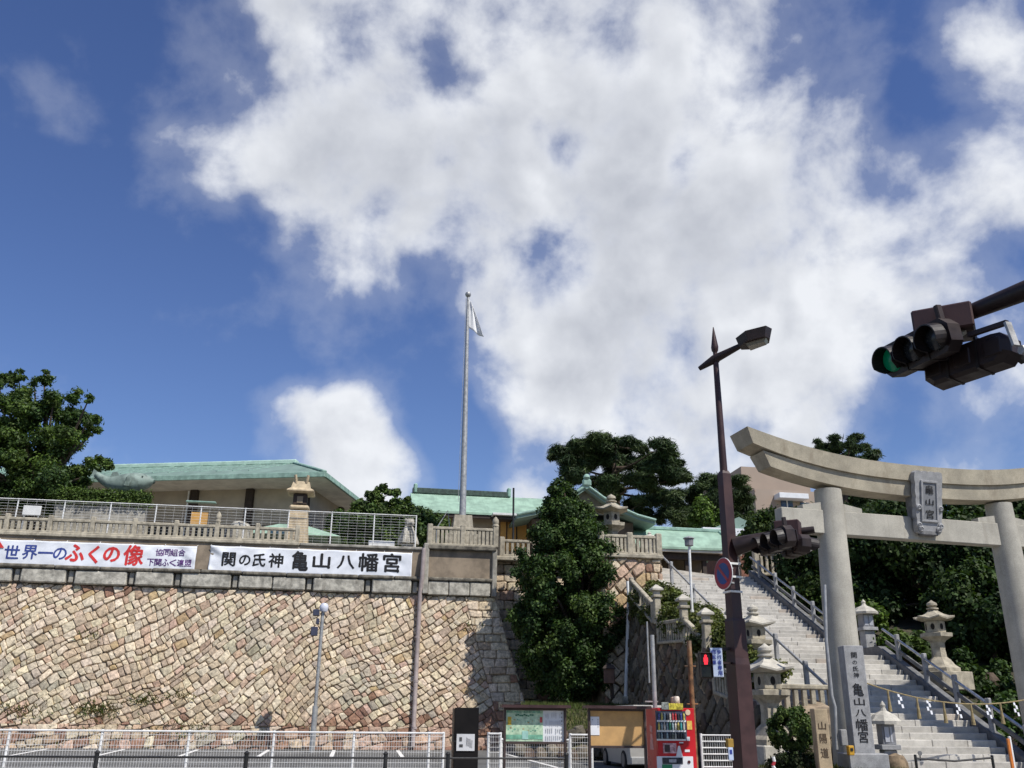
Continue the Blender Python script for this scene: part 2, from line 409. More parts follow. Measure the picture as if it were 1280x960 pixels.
def stone_geo(P, rnd, gap=.008, depth=.2, dome=.028, roundc=.12):
    """outline -> rounded, domed block in (u,v,out) around its centre"""
    n = len(P); cx = sum(p[0] for p in P)/n; cy = sum(p[1] for p in P)/n
    sz = math.sqrt(abs(area(P))); k = max(.55, 1-gap/sz*2)
    Q = [((p[0]-cx)*k, (p[1]-cy)*k) for p in P]; O = []
    for i in range(n):
        a, b, c = Q[i-1], Q[i], Q[(i+1) % n]; r = roundc*rnd.uniform(.6, 1.3)
        O.append((b[0]+(a[0]-b[0])*r, b[1]+(a[1]-b[1])*r)); O.append((b[0]+(c[0]-b[0])*r, b[1]+(c[1]-b[1])*r))
    m = len(O); pr = rnd.uniform(-.025, .03)
    tx, ty = rnd.uniform(-.13, .13), rnd.uniform(-.13, .13)
    zf = lambda x, y, b: b + pr + x*tx + y*ty
    V = [(x, y, -depth) for x, y in O] + [(x, y, zf(x, y, -dome*.8)) for x, y in O] + [(x*.86, y*.86, zf(x*.86, y*.86, dome*.35)) for x, y in O]
    V.append((rnd.uniform(-.04, .04), rnd.uniform(-.04, .04), zf(0, 0, dome*.75)))
    F = [(i, (i+1) % m, m+(i+1) % m, m+i) for i in range(m)] + [(m+i, m+(i+1) % m, 2*m+(i+1) % m, 2*m+i) for i in range(m)] + [(2*m+i, 2*m+(i+1) % m, 3*m) for i in range(m)]
    return (cx, cy), V, F
def masonry(parent, polys, frame, colour, seed, name='stone', limit=300, **kw):
    """frame(u,v)->(point, uvec, vvec, nvec); largest stones single objects, the rest one joined part"""
    rnd = random.Random(seed)
    if len(polys) > limit:
        cut = sorted((abs(area(p)) for p in polys), reverse=True)[limit]
    else: cut = -1
    jv, jf, jc = [], [], []; made = 0
    for P in polys:
        (cx, cy), V, F = stone_geo(P, rnd, **kw); o, eu, ev, en = frame(cx, cy); c = colour(cx, cy, rnd)
        W = [eu*a + ev*b + en*d for a, b, d in V]
        if abs(area(P)) > cut and made < limit:
            me = bpy.data.meshes.new(name); me.from_pydata([tuple(q) for q in W], [], F); me.materials.append(M_STONE); setcol(me, c)
            ob = bpy.data.objects.new(name, me); link(ob, parent); ob.location = o; made += 1
        else:
            n = len(jv); jv += [tuple(o+q) for q in W]; jf += [tuple(i+n for i in f) for f in F]; jc += [c]*len(F)
    if jv:
        me = bpy.data.meshes.new('smaller_stones'); me.from_pydata(jv, [], jf); me.materials.append(M_STONE); setcol(me, np.array(jc))
        link(bpy.data.objects.new('smaller_stones', me), parent, kind='stuff')

CREAM, TAN, PINK, RED, GREY, OCHRE = (.68, .57, .42), (.57, .45, .315), (.54, .38, .275), (.30, .17, .115), (.49, .43, .32), (.52, .375, .205)
pn1, pn2 = vnoise(77), vnoise(78)
def wall_colour(u, v, rnd):
    a = pn1(u*.45+20, v*.45+20) + rnd.uniform(-.26, .26); b = pn2(u*.3+20, v*.3+20) + rnd.uniform(-.3, .3)
    low = max(0, 1-v/3.2)
    if b > .86-.30*low: c = PINK if rnd.random() < .65-.3*low else RED
    elif a > .85: c = GREY
    elif a < .30+.15*low: c = TAN
    elif rnd.random() < .035: c = OCHRE
    elif rnd.random() < .12: c = PINK
    else: c = CREAM
    if v < 1.2 and rnd.random() < .4: c = rnd.choice((PINK, TAN, RED, PINK))
    k = rnd.uniform(.78, 1.16); return (c[0]*k, c[1]*k*rnd.uniform(.97, 1.03), c[2]*k*rnd.uniform(.94, 1.05))

# --- the long wall below the terrace: battered stone, concrete band, plaster parapet
WY, WZ0, WZ1, BAT = 40.5, .30, 6.55, .22          # plane of the stone at its top; foot and top heights; batter
WX0, WX1 = -22.0, 5.75
wall = thing('stone_retaining_wall', 'long sloping retaining wall of tan and pinkish stones behind the car park', 'retaining wall', (-5, 39, WZ0))
nb = Vector((0, -1, BAT)).normalized(); vb = Vector((0, BAT, 1)).normalized()
def wall_frame(u, v): return Vector((u, WY - BAT*(WZ1-WZ0) + BAT*v, WZ0+v)), Vector((1, 0, 0)), vb, nb
SLX = .27                                           # the corner leans: its foot reaches further right
H = WZ1-WZ0
cornerhp = (1, SLX, WX1+SLX*H)
quoin = (1, SLX, WX1+SLX*H-1.35)
polys = lattice((WX0, WX1+2, .85, H), R(35), (.17, .35), (.20, .46), 11, .085, (.6, 4.5), [quoin])
polys += lattice((WX0, WX1+2, -.2, .87), R(14), (.26, .46), (.28, .62), 12, .12, (.3, 3.), [quoin])
q2 = lattice((WX1-2, WX1+2, -.2, H), 0, (.28, .4), (.38, .8), 13, .03, (.0, 3.), [cornerhp, (-1, -SLX, -(WX1+SLX*H-1.35))])
masonry(wall, polys + q2, wall_frame, wall_colour, 5, limit=300)
core = MB()
def wp(u, v, off): 
    o, a, b_, n_ = wall_frame(u, v); return o + n_*off
xr0, xr1 = WX1+SLX*H, WX1
core.v = [tuple(wp(WX0, -.3, -.07)), tuple(wp(xr0+.3*SLX, -.3, -.07)), tuple(wp(xr1, H, -.07)), tuple(wp(WX0, H, -.07)),
          (WX0, 44, 0), (xr0+.3*SLX, 47, 0), (xr1, 47, WZ1), (WX0, 44, WZ1)]
core.f = [(0, 1, 2, 3), (1, 5, 6, 2), (3, 2, 6, 7), (4, 0, 3, 7)]
core.build('wall_core', M_MORTAR, wall)
# the shaded return of the corner, squared stones
def side_frame(u, v):
    return Vector((WX1 + SLX*(H-v)+.02, WY - BAT*(H-v) + u, WZ0+v)), Vector((0, 1, 0)), Vector((-SLX, BAT*.0, 1)).normalized(), Vector((1, 0, SLX)).normalized()
masonry(wall, lattice((.05, 3.6, 0, H), 0, (.3, .42), (.4, .8), 15, .03), side_frame, wall_colour, 6, limit=120)
# concrete band with dark gaps, ledge and plaster parapet
rnd = random.Random(3)
PY = WY - .12                                        # face of the parapet
gaps = [-21, -18.6, -16.4, -14.15, -12.05, -9.65, -7.8, -5.45, -2.35, .15, 2.2]
core2 = MB(); core2.box(((WX0+5.7)/2, PY+.75, 7.55), (5.7-WX0, 1.1, 2.1)); core2.build('band_core', M_LEDGE, wall)
for i in range(len(gaps)-1):
    a, b = gaps[i]+.15, gaps[i+1]-.15
    n = max(1, round((b-a)/1.6)); wv = (b-a)/n
    for k in range(n):
        MB().box((a+wv*(k+.5), PY+.10+rnd.uniform(-.015, .015), 6.86+rnd.uniform(-.02, .02)), (wv-.015-rnd.uniform(0,.05), .40, .56+rnd.uniform(-.05, .03)), rnd.uniform(-.01,.01), .045).build('concrete_panel', M_CONCL, wall)
for g in gaps:
    MB().box((g, PY+.14, 6.88), (.2, .2, .5), 0, .03).build('bracket', M_CONC, wall)
x = WX0
while x < 2.6:
    L = min(rnd.uniform(1.4, 2.3), 2.75-x); MB().box((x+L/2, PY+.04+rnd.uniform(-.02, .012), 7.235+rnd.uniform(-.015, .015)), (L-.006, .38, .16), 0, .05).build('ledge_stone', M_LEDGE, wall); x += L
MB().box(((WX0+2.75)/2, PY+.16, 7.92), (2.75-WX0, .3, 1.15)).build('parapet', M_PLAST, wall)
MB().box(((WX0-2.9)/2, PY+.13, 8.57), (-2.9-WX0, .42, .16), 0, .03).build('coping', M_GRAN, wall)
MB().box(((-2.9+2.72)/2, PY+.13, 8.56), (5.6, .40, .13), 0, .03).build('coping', M_CONC, wall)
# raised end bay with its own parapet, right of the downpipe
MB().box((2.62, PY+.06, 7.7), (.24, .5, 2.2), 0, .03).build('pier', M_CONC, wall)
MB().box((4.18, PY+.16, 7.93), (2.86, .28, 1.2)).build('parapet', M_PLAST, wall)
MB().box((4.2, PY+.05, 7.25), (2.9, .36, .17), 0, .05).build('ledge_stone', M_LEDGE, wall)
for k in range(3): MB().box((3.2+k*.93, PY+.1, 6.86), (.9, .34, .58), 0, .03).build('concrete_panel', M_CONCL, wall)
MB().box((5.68, PY+.12, 7.6), (.22, .5, 2.1), 0, .03).build('pier', M_CONC, wall)
MB().box((4.2, PY+.08, 8.64), (3.1, .56, .2), 0, .04).build('coping', M_LEDGE, wall)
# weeds rooted in the joints
def weeds(parent, spots, seed):
    rnd = random.Random(seed); b = MB(); cs = []
    for (u, v, n, r) in spots:
        for k in range(n):
            p = wp(u+rnd.gauss(0, r), v+rnd.gauss(0, r*.35), .05); d = Vector((rnd.uniform(-.6, .6), rnd.uniform(-1, -.2), rnd.uniform(.2, 1))).normalized()*rnd.uniform(.1, .25); s = d.orthogonal().normalized()*.018
            b.add([p-s, p+d*.6-s*.8, p+d, p+s], [(0, 1, 2, 3)]); cs.append((.09*rnd.uniform(.6, 1.6), .11*rnd.uniform(.6, 1.3), .03))
    o = b.build('weeds', leafmat('weed_leaf'), parent, kind='stuff'); setcol(o.data, cs)
weeds(wall, [(-9.9, 1.35, 260, .45), (-8.2, 1.75, 120, .3), (-12.6, 1.3, 120, .5), (-6.7, .7, 120, .6), (-14.5, 1.2, 120, .5), (-10.8, 4.2, 25, .3), (-3.5, .2, 90, .8), (-9, .15, 200, 2.2), (1, .15, 60, 1.5), (-6.9, 1.9, 60, .3), (4.6, 4.9, 50, .25)], 4)

# terraces behind the wall
tg = MB(); tg.v = [(-80, 40.9, 8.5), (5.6, 40.9, 8.5), (5.6, 41.4, 8.5), (12.4, 41.4, 8.4), (12.6, 39.6, 7.6), (17.2, 39.6, 7.6), (45, 39.6, 8.2), (120, 45, 9.5), (120, 160, 16), (-80, 160, 12)]
tg.f = [tuple(range(10))]; tg.build('terrace_ground', M_GRAVEL, kind='structure')

# ------------------------------------------------------------------ right-hand walls: back of the recess, stair flank
def seg_frame(o, eu, ev):
    eu = Vector(eu).normalized(); ev = Vector(ev).normalized(); en = eu.cross(ev).normalized(); o = Vector(o)
    return lambda u, v: (o + eu*u + ev*v, eu, ev, en)
def pink_colour(u, v, rnd):
    c = rnd.choice((CREAM, TAN, TAN, PINK, PINK, OCHRE, CREAM, RED, GREY)); k = rnd.uniform(.8, 1.1); return (c[0]*k, c[1]*k, c[2]*k)
def shade_dull_colour(u, v, rnd):
    c = rnd.choice((TAN, GREY, CREAM, PINK, GREY)); k = rnd.uniform(.18, .36); return (c[0]*k, c[1]*k, c[2]*k)  # stone tones cut low: moss, plus the flank's deep shade put into the colour
# squared wall under the middle balustrade, behind the leafy tree
rw = thing('recess_wall', 'narrow wall of squared tan stones behind the big leafy tree', 'retaining wall', (7.5, 41.2, 1.5))
masonry(rw, lattice((0, 6.2, 0, 6.9), 0, (.34, .5), (.45, .9), 21, .04), seg_frame((5.4, 41.3, 1.4), (1, 0, 0), (0, .03, 1)), wall_colour, 21, limit=200)
MB().box((8.5, 42.3, 4.9), (6.4, 1.0, 7.0)).build('wall_core', M_MORTAR, rw)
MB().box((8.6, 41.3, 8.4), (6.2, .5, .2), 0, .03).build('coping', M_GRAN, rw)
# honey coloured wall with large diamond stones under the balustrade left of the stairs
SX = 12.55                                           # left edge of the stairs
hw = thing('diamond_stone_wall', 'honey and pink wall of diamond laid stones below the balustrade left of the stairs', 'retaining wall', (11.5, 37.3, 2))
HY = 37.4
masonry(hw, lattice((0, 2.0, 0, 6.4), R(42), (.36, .54), (.4, .75), 22, .07, (.2, 4), [(1, -.0, 2.0)]) + lattice((2.0, 2.75, 0, 6.4), 0, (.34, .42), (.35, .5), 23, .02), seg_frame((9.75, HY-.5, 1.6), (1, 0, 0), (0, .08, 1)), pink_colour, 22, limit=250, gap=.03)
core = MB(); core.box((11.1, HY+1.0, 4.8), (2.75, 1.9, 6.5)); core.build('wall_core', M_MORTAR, hw)
core = MB().box((11.12, HY+.12, 8.07), (2.85, .5, .17), 0, .03); core.build('coping', M_GRAN, hw)
# shaded flank of the stair mound, stepping down to the street
FX = 10.45
fl = thing('stair_flank_wall', 'mossy stone wall, stones coloured darker for its shade, flanking the stair mound, behind the vending machine', 'retaining wall', (FX, 30, .3))
prof = [(23.6, 1.55), (25.3, 2.0), (27.6, 2.35), (28.1, 3.2), (29.9, 4.0), (32.7, 4.15), (33.0, 4.9), (36.0, 6.2), (36.9, 6.4)]
fpolys = []
for P in lattice((0, 13.4, -.3, 6.4), R(40), (.34, .55), (.4, .75), 24, .07, (.3, 4)):
    cy = sum(p[0] for p in P)/len(P); y = 36.9-cy
    zt = np.interp(y, [p[0] for p in prof], [p[1] for p in prof])
    cz = sum(p[1] for p in P)/len(P)+.3
    if cz < zt-.1: fpolys.append(P)
masonry(fl, fpolys, seg_frame((FX, 36.9, .3), (0, -1, 0), (.05, 0, 1)), shade_dull_colour, 25, limit=300, gap=.03)
b = MB(); n = len(prof)
b.v = [(FX+.06, y, -.2) for y, z in prof] + [(FX+.06+.05*z, y, z) for y, z in prof] + [(SX-.2, y, z+.35) for y, z in prof]
b.f = [(i+1, i, n+i, n+i+1) for i in range(n-1)] + [(n+i+1, n+i, 2*n+i, 2*n+i+1) for i in range(n-1)]
b.v += [(SX-.2, 23.6, -.2)]; b.f += [(0, 3*n, 2*n, n)]
b.build('bank_core', M_MORTAR, fl)
# front of the mound facing the street
def fcol(u, v, rnd): return shade_dull_colour(u, v, rnd)
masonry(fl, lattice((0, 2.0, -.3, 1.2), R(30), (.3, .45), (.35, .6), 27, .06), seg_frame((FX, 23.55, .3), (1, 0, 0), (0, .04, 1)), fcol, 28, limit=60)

# grass banks
gb = MB(); gb.v = [(6.2, 33.2, .3), (10.4, 33.0, .4), (10.4, 35.0, 1.9), (6.8, 35.0, 1.8), (6.4, 41.2, 2.2), (10.4, 41.2, 2.4), (5.9, 33.6, .25), (6.4, 37, 1.4)]
gb.f = [(0, 1, 2, 3), (3, 2, 5, 4), (6, 0, 3, 7)]
gb.build('grass_bank', M_GRASSB, kind='structure')
rb_ = random.Random(8)
rr = thing('rockery', 'low rough rock edging of the grass bank behind the notice boards', 'rocks', (8.2, 33, .3))
for k in range(26):
    x = 5.7+k % 13*.37+rb_.uniform(-.1, .1); z = .45+.55*(k//13)+rb_.uniform(-.1, .1); y = 33.0+.45*(k//13)
    pts = lattice((0, 1, 0, 1), 0, (1, 1.1), (1, 1.1), k)
    P = [(math.cos(a)*rb_.uniform(.2, .34), math.sin(a)*rb_.uniform(.18, .3)) for a in [i*math.pi/3+.2 for i in range(6)]]
    _, V, F = stone_geo(P, rb_, gap=.01, depth=.3, dome=.12)
    o = MB().add([(q[0], -q[2], q[1]) for q in V], F).build('rock', M_STONE, rr); setcol(o.data, shade_dull_colour(0, 0, rb_)); o.location = (x, y, z)
hill = MB(); hill.v = [(17.4, 21.5, .2), (60, 21.5, .4), (60, 29, 4.0), (17.4, 28.9, 2.9), (17.4, 39.6, 7.4), (60, 42, 8.0), (17.4, 23.5, .6), (60, 23.5, .8)]
hill.f = [(0, 1, 7, 6), (6, 7, 2, 3), (3, 2, 5, 4)]
hill.build('hillside', M_SOIL, kind='structure')
sheet('shrine_forecourt', 9.6, 60, 21.0, 24, .14, .14, M_PAVE)

# ------------------------------------------------------------------ the stairs
ST_Y, ST_R, ST_T = 22.0, .165, .33
SXR = 17.0
st = thing('stone_staircase', 'broad pale stone staircase climbing from the torii to the shrine terrace', 'staircase', (14.8, 22, .1))
rnd = random.Random(9)
def step_row(y, z):
    x = SX; k = 0
    cuts = [SX]
    while cuts[-1] < SXR-.9: cuts.append(cuts[-1]+rnd.uniform(.85, 1.6))
    if SXR-cuts[-1] < .35: cuts[-1] = SXR
    else: cuts.append(SXR)
    t = rnd.uniform(.9, 1.08)
    for a, b in zip(cuts, cuts[1:]):
        c = Vector((.53, .505, .455))*t*rnd.uniform(.86, 1.08)
        if rnd.random() < .05: c = Vector((.47, .41, .345))*rnd.uniform(.85, 1.1)
        o = MB().box(((a+b)/2, y+.27+rnd.uniform(-.006, .006), z-ST_R/2-.02+rnd.uniform(-.004, .004)), (b-a-.008, .54, ST_R+.04), 0, .014).build('step_stone', M_STEP, st)
        setcol(o.data, tuple(c))
y, z = ST_Y, .14+ST_R
profile = [(ST_Y-.2, .0)]
for i in range(21):
    step_row(y, z); profile.append((y, z)); y += ST_T; z += ST_R
LZ, LY = z-ST_R, y
y += 2.1
for i in range(24):
    step_row(y, z); profile.append((y, z)); y += ST_T; z += ST_R
TOPZ, TOPY = z-ST_R, y
b = MB().box(((SX+SXR)/2, LY+1.1, LZ-.1), (SXR-SX, 2.4, .2)); ob = b.build('landing', M_STEP, st); setcol(ob.data, (.5, .46, .4))
b = MB()
pr = [(ST_Y+.3, 0), (LY+.3, LZ-.25), (LY+2.4, LZ-.25), (TOPY+.3, TOPZ-.25), (TOPY+3, TOPZ-.1)]
b.v = [(SX, y, z) for y, z in pr] + [(SXR, y, z) for y, z in pr]; b.f = [(i, i+5, i+6, i+1) for i in range(4)]
b.build('stair_bed', M_MORTAR, st)
# low stone strings at both sides
def string(x, m):
    b = MB(); wd = .26
    P = [(ST_Y+.1, .1), (ST_Y+.1, .42), (LY, LZ+.32), (LY+2.1, LZ+.32), (TOPY-.1, TOPZ+.32), (TOPY-.1, TOPZ-.5), (LY+2.3, LZ-.5), (LY+.2, LZ-.6), (ST_Y+.5, -.1)]
    n = len(P)
    b.v = [(x, y, z) for y, z in P] + [(x+wd, y, z) for y, z in P]
    b.f = [tuple(range(n)), tuple(range(2*n-1, n-1, -1))] + [(i, i+n, (i+1) % n+n, (i+1) % n) for i in range(n)]
    return b.build('stair_string', m, st)
string(SX-.28, M_GRANL); string(SXR+.01, M_GRAND)

def handrail(x, y0, z0, y1, z1, n, label, name='handrail', two=True, m=M_STEEL, pm=M_GRANG, hh=.82):
    t = thing(name, label, 'handrail', (x, y0, z0-hh))
    MB().tube([(x, y0-.1, z0-.05), (x, y1+.1, z1+.05)], .045, 10).build('rail', m, t, smooth=True)
    if two: MB().bar((x, y0, z0-.36), (x, y1, z1-.36), .06, .12, .01).build('lower_rail', M_GRAND, t)
    for k in range(n):
        f = (k+.5)/n; yy = y0+(y1-y0)*f; zz = z0+(z1-z0)*f
        MB().box((x+.0, yy, zz-hh/2+.06), (.13, .13, hh+.2), 0, .02).build('post', pm, t)
    return t
sz = lambda y: (.14+.5*(y-ST_Y)+.1) if y < LY else (LZ+.5*max(0, y-LY-2.1)+.1)
handrail(SXR+.14, 21.9, sz(21.9)+.85, LY-.3, sz(LY-.3)+.85, 5, 'steel handrail on the right side of the lower stair flight')
handrail(SXR+.14, LY+2.2, sz(LY+2.2)+.85, TOPY-.2, sz(TOPY-.2)+.85, 5, 'steel handrail on the right side of the upper stair flight')
handrail(SX+.35, 23.2, sz(23.2)+.85, LY-.2, sz(LY-.2)+.85, 3, 'thin dark handrail on the left side of the lower stair flight', two=False, m=M_GALV)
handrail(SX+.35, LY+2.2, sz(LY+2.2)+.85, TOPY-.3, sz(TOPY-.3)+.85, 3, 'thin dark handrail on the left side of the upper stair flight', two=False, m=M_GALV)

# ------------------------------------------------------------------ stone balustrades
def balustrade(a, b, h, label, bays, per, finials=(), post_w=.26, posts_up=.12, group='stone balustrades', m=M_GRAN, bw=.125):
    """a,b: foot points (may slope); rail on top, square balusters, posts between the bays"""
    a = Vector(a); b = Vector(b); d = b-a
    t = thing('stone_balustrade', label, 'balustrade', a, group=group)
    rz = math.atan2(d.y, d.x); up = Vector((0, 0, 1)); L = Vector((d.x, d.y, 0)).length
    MB().bar(a+up*.05, b+up*.05, .24, .10, .02).build('base_rail', m, t)
    post = MB().box((0, 0, (h+posts_up)/2), (post_w, post_w, h+posts_up), 0, .03).mesh('post', m)
    bal = MB().box((0, 0, (h-.26)/2+.1), (bw, bw, h-.2), 0, .012).mesh('baluster', m)
    rnd = random.Random(int(abs(a.x*10)))
    for i in range(bays+1):
        p = a + d*(i/bays)
        o = bpy.data.objects.new('post', post); link(o, t); o.location = p + up*.003; o.rotation_euler = (0, 0, rz+rnd.uniform(-.03, .03))
        if i in finials:
            MB().lathe([(post_w*.62, 0), (post_w*.62, .06), (post_w*.5, .1), (post_w*.62, .2), (post_w*.55, .32), (.03, .45)], 12, tuple(p+up*(h+posts_up))).build('finial', m, o if False else t, smooth=True)
    for i in range(bays):
        MB().bar(a+d*(i/bays)+up*(h-.07), a+d*((i+1)/bays)+up*(h-.07), .18, .13, .025).build('top_rail', m, t)
        for k in range(per):
            f = (i + (k+1)/(per+1))/bays
            o = bpy.data.objects.new('baluster', bal); link(o, t); o.location = a + d*f + up*.0; o.rotation_euler = (0, 0, rz+rnd.uniform(-.06, .06))
    return t
balustrade((-18.35, 40.45, 8.63), (-3.05, 40.45, 8.63), .64, 'long weathered stone balustrade on the wall above the white banners', 9, 6, (7,), .2, .13)
balustrade((2.75, 40.45, 8.74), (5.72, 40.45, 8.74), .86, 'short weathered stone balustrade beside the flagpole foot', 2, 7, (2,), .24, .1)
balustrade((6.15, 41.3, 8.5), (9.6, 41.3, 8.5), .8, 'stone balustrade half hidden by the big leafy tree', 2, 6, (), .24, .1)
balustrade((9.85, HY+.15, 8.15), (12.42, HY+.15, 8.15), .85, 'sunlit stone balustrade on the honey wall at the stair head', 2, 6, (), .26, .1)
bx = FX+.22
def fence_flank(y0, z0, y1, z1, h, label, per, bays=1): return balustrade((bx, y0, z0), (bx, y1, z1), h, label, bays, per, (), .18, .05, bw=.09)
fence_flank(35.9, 6.15, 33.1, 4.87, .75, 'steep stone fence running down the flank beside the drainpipe', 9)
fence_flank(32.6, 4.1, 30.0, 3.98, .8, 'level stone fence between two capped posts on the flank wall', 10)
fence_flank(29.8, 3.95, 28.1, 3.2, .8, 'short steep stone fence below the middle capped post', 6)
fence_flank(27.4, 2.3, 25.5, 2.0, .85, 'low stone fence behind the pedestrian signal', 8)
balustrade((10.9, 24.2, 1.75), (13.4, 24.2, 1.75), .75, 'stone fence behind the round clipped bush', 1, 9, (), .2, .05)
def capped_post(p, h, label):
    t = thing('capped_post', label, 'stone post', p, group='capped stone posts on the flank')
    MB().box((p[0], p[1], p[2]+h/2), (.24, .24, h), 0, .025).build('shaft', M_GRAN, t)
    MB().box((p[0], p[1], p[2]+h+.05), (.34, .34, .1), 0, .02).build('neck', M_GRAN, t)
    MB().lathe([(.15, 0), (.15, .12), (.30, .16), (.30, .22), (.04, .38)], 4, (p[0], p[1], p[2]+h+.1), R(45)).build('cap', M_GRANL, t)
for px, py, Y, h, lb in ((817, 775, 32.75, .95, 'tallest capped stone post at the top of the level fence'), (850, 776, 29.9, .55, 'middle capped stone post above the short steep fence'), (878, 806, 27.9, .8, 'lowest capped stone post above the pedestrian signal')):
    p = A(px, py, Y); p.x = bx; capped_post((bx, Y, p.z-.15), h, lb)

# ------------------------------------------------------------------ lettering helper: each sign character fitted to its place
def glyph(ch, p, wd, ht, m, parent, rz=0., bold=.012, tilt=0., depth=.004, name='lettering'):
    cu = bpy.data.curves.new(name, 'FONT'); cu.body = ch; cu.size = 1; cu.extrude = 0; cu.resolution_u = 3
    tmp = bpy.data.objects.new('tmp_text', cu); col.objects.link(tmp); bpy.context.view_layer.update()
    me = bpy.data.meshes.new_from_object(tmp.evaluated_get(bpy.context.evaluated_depsgraph_get())); me.name = name
    bpy.data.objects.remove(tmp); bpy.data.curves.remove(cu)
    nv = len(me.vertices)
    if nv == 0: return None
    co = np.empty(nv*3); me.vertices.foreach_get('co', co); co = co.reshape(-1, 3)
    fs = [tuple(q.vertices) for q in me.polygons]; bpy.data.meshes.remove(me)
    V, F_ = [], []
    for i, (dx, dy) in enumerate(((0, 0), (1, 0), (-1, 0), (0, 1), (0, -1))):
        V.append(co + np.array([dx*bold, dy*bold, .0006*i])); F_ += [tuple(q+i*nv for q in f) for f in fs]
        if not bold: break
    co = np.vstack(V); me = bpy.data.meshes.new(name); me.from_pydata([tuple(q) for q in co], [], F_)
    lo, hi = co.min(0), co.max(0); sz_ = np.maximum(hi-lo, 1e-6); c = (lo+hi)/2
    kx, ky = wd/sz_[0], (ht/sz_[1] if ht else wd/sz_[0])
    me.transform(facing(p, rz, tilt) @ Matrix.Diagonal((kx, ky, 1, 1)) @ Matrix.Translation((-c[0], -c[1], 0)))
    me.materials.clear(); me.materials.append(m)
    return link(bpy.data.objects.new(name, me), parent)

M_BLUE = mat('banner_blue', (.035, .06, .25), .7, .1, 5, 0); M_REDP = mat('banner_red', (.60, .035, .035), .7, .1, 5, 0); M_PURP = mat('banner_purple', (.10, .03, .16), .7, .1, 5, 0)
M_BANNER = mat('banner_cloth', (.74, .76, .80), .55, .05, 2, .1, 30)
FOLD = {}
def banner(x0, x1, z0, z1, y, label, seed):
    t = thing('banner', label, 'banner', ((x0+x1)/2, y, z0), group=None)
    nx, nz = 150, 16; b = MB(); n1 = vnoise(seed)
    def fold(X, v):
        e = min(X-x0, x1-X); g = n1(X*.9+v*1.7+20, v*1.2-X*.35+20)
        return .05*(g-.5) + .045*abs(n1(X*1.7-v*2.6+40, v*1.1+X*.4+40)-.5) + .10*(n1(X*2.6+v*4+9, v*2.4-X+33)-.5)*math.exp(-max(e, 0)*.9)
    FOLD[label] = (fold, z0, z1)
    for i in range(nx+1):
        for j in range(nz+1):
            u, v = i/nx, j/nz; X = x0+(x1-x0)*u; e = min(u, 1-u)*(x1-x0)
            dy = fold(X, v)
            sag = -.018*abs(math.sin((X-x0)*2.4))*(1 if v in (0, 1) else .4)
            b.v.append((X, y+dy, z0+(z1-z0)*v+sag))
    b.f = [(i*(nz+1)+j, (i+1)*(nz+1)+j, (i+1)*(nz+1)+j+1, i*(nz+1)+j+1) for i in range(nx) for j in range(nz)]
    o = b.build('cloth', M_BANNER, t, smooth=True)
    md = o.modifiers.new('thick', 'SOLIDIFY'); md.thickness = .006; md.offset = -1
    for k in range(int((x1-x0)/1.2)+1):
        X = x0 + (x1-x0)*k/int((x1-x0)/1.2)
        MB().tube([(X, y+.02, z1), (X+.02, y+.12, z1+.12)], .012, 5).build('tie_cord', M_WHITE, t)
    return t
BY = PY-.05
xL = A(245, 695, BY).x; xa = A(262, 695, BY).x; xb = A(515, 700, BY).x
b1 = banner(-19.0, xL, 7.27, 8.30, BY, 'white banner with blue and red writing on the left of the wall', 31)
b2 = banner(xa, xb, 7.28, 8.36, BY, 'white banner with black brush writing next to the downpipe', 32)
SC = BY*1.0
def on(px, py, w_, h_, ch, m, par, bold=.02):
    p = A(px, py, BY-.008); k = (p-Vector((0, 0, CAMH))).dot(C_F)/FPX
    o = glyph(ch, p, w_*k, h_*k, m, par, bold=bold)
    fold, z0, z1 = FOLD[par['label']]
    for vv in o.data.vertices: vv.co.y += fold(vv.co.x, min(1, max(0, (vv.co.z-z0)/(z1-z0))))
for ch, px, py, w_, h_, m, bd in (('世', 15, 690, 18, 17, M_BLUE, .02), ('界', 37.5, 690, 18, 18, M_BLUE, .02), ('一', 57, 691, 18, 2.5, M_BLUE, .02), ('の', 75, 692, 16, 15, M_BLUE, .02),
                               ('ふ', 94, 691, 23, 22, M_REDP, .035), ('く', 117, 693, 13, 23, M_REDP, .04), ('の', 139.5, 693, 20, 19, M_REDP, .035), ('像', 167, 694, 25, 26, M_REDP, .028)):
    on(px, py, w_, h_, ch, m, b1, bd)
for k, ch in enumerate('協同組合'): on(199+k*9.4, 690.4+.1*k, 8.8, 8.8, ch, M_PURP, b1, .018)
for k, ch in enumerate('下関ふく連盟'): on(188+k*9.4, 702.6+.25*k, 8.8, 8.8, ch, M_PURP, b1, .018)
ar = A(-4, 680, BY-.03)
MB().extr([(ar.x-.5, ar.z-.15), (ar.x+.32, ar.z-.15), (ar.x-.1, ar.z+.35)], BY-.045, BY-.04).build('arrow_mark', M_REDP, b1)
for ch, px, py, w_, h_ in (('関', 286, 699, 16.5, 17.5), ('の', 306, 700, 14, 13), ('氏', 324, 700, 16, 16.5), ('神', 345, 700.5, 18, 18), ('亀', 375, 701, 21, 25), ('山', 402, 701, 22, 19), ('八', 432.5, 702.5, 22, 17), ('幡', 461, 703, 25, 23), ('宮', 490, 703.5, 23, 24)):
    on(px, py, w_, h_, ch, M_INK, b2, .026)

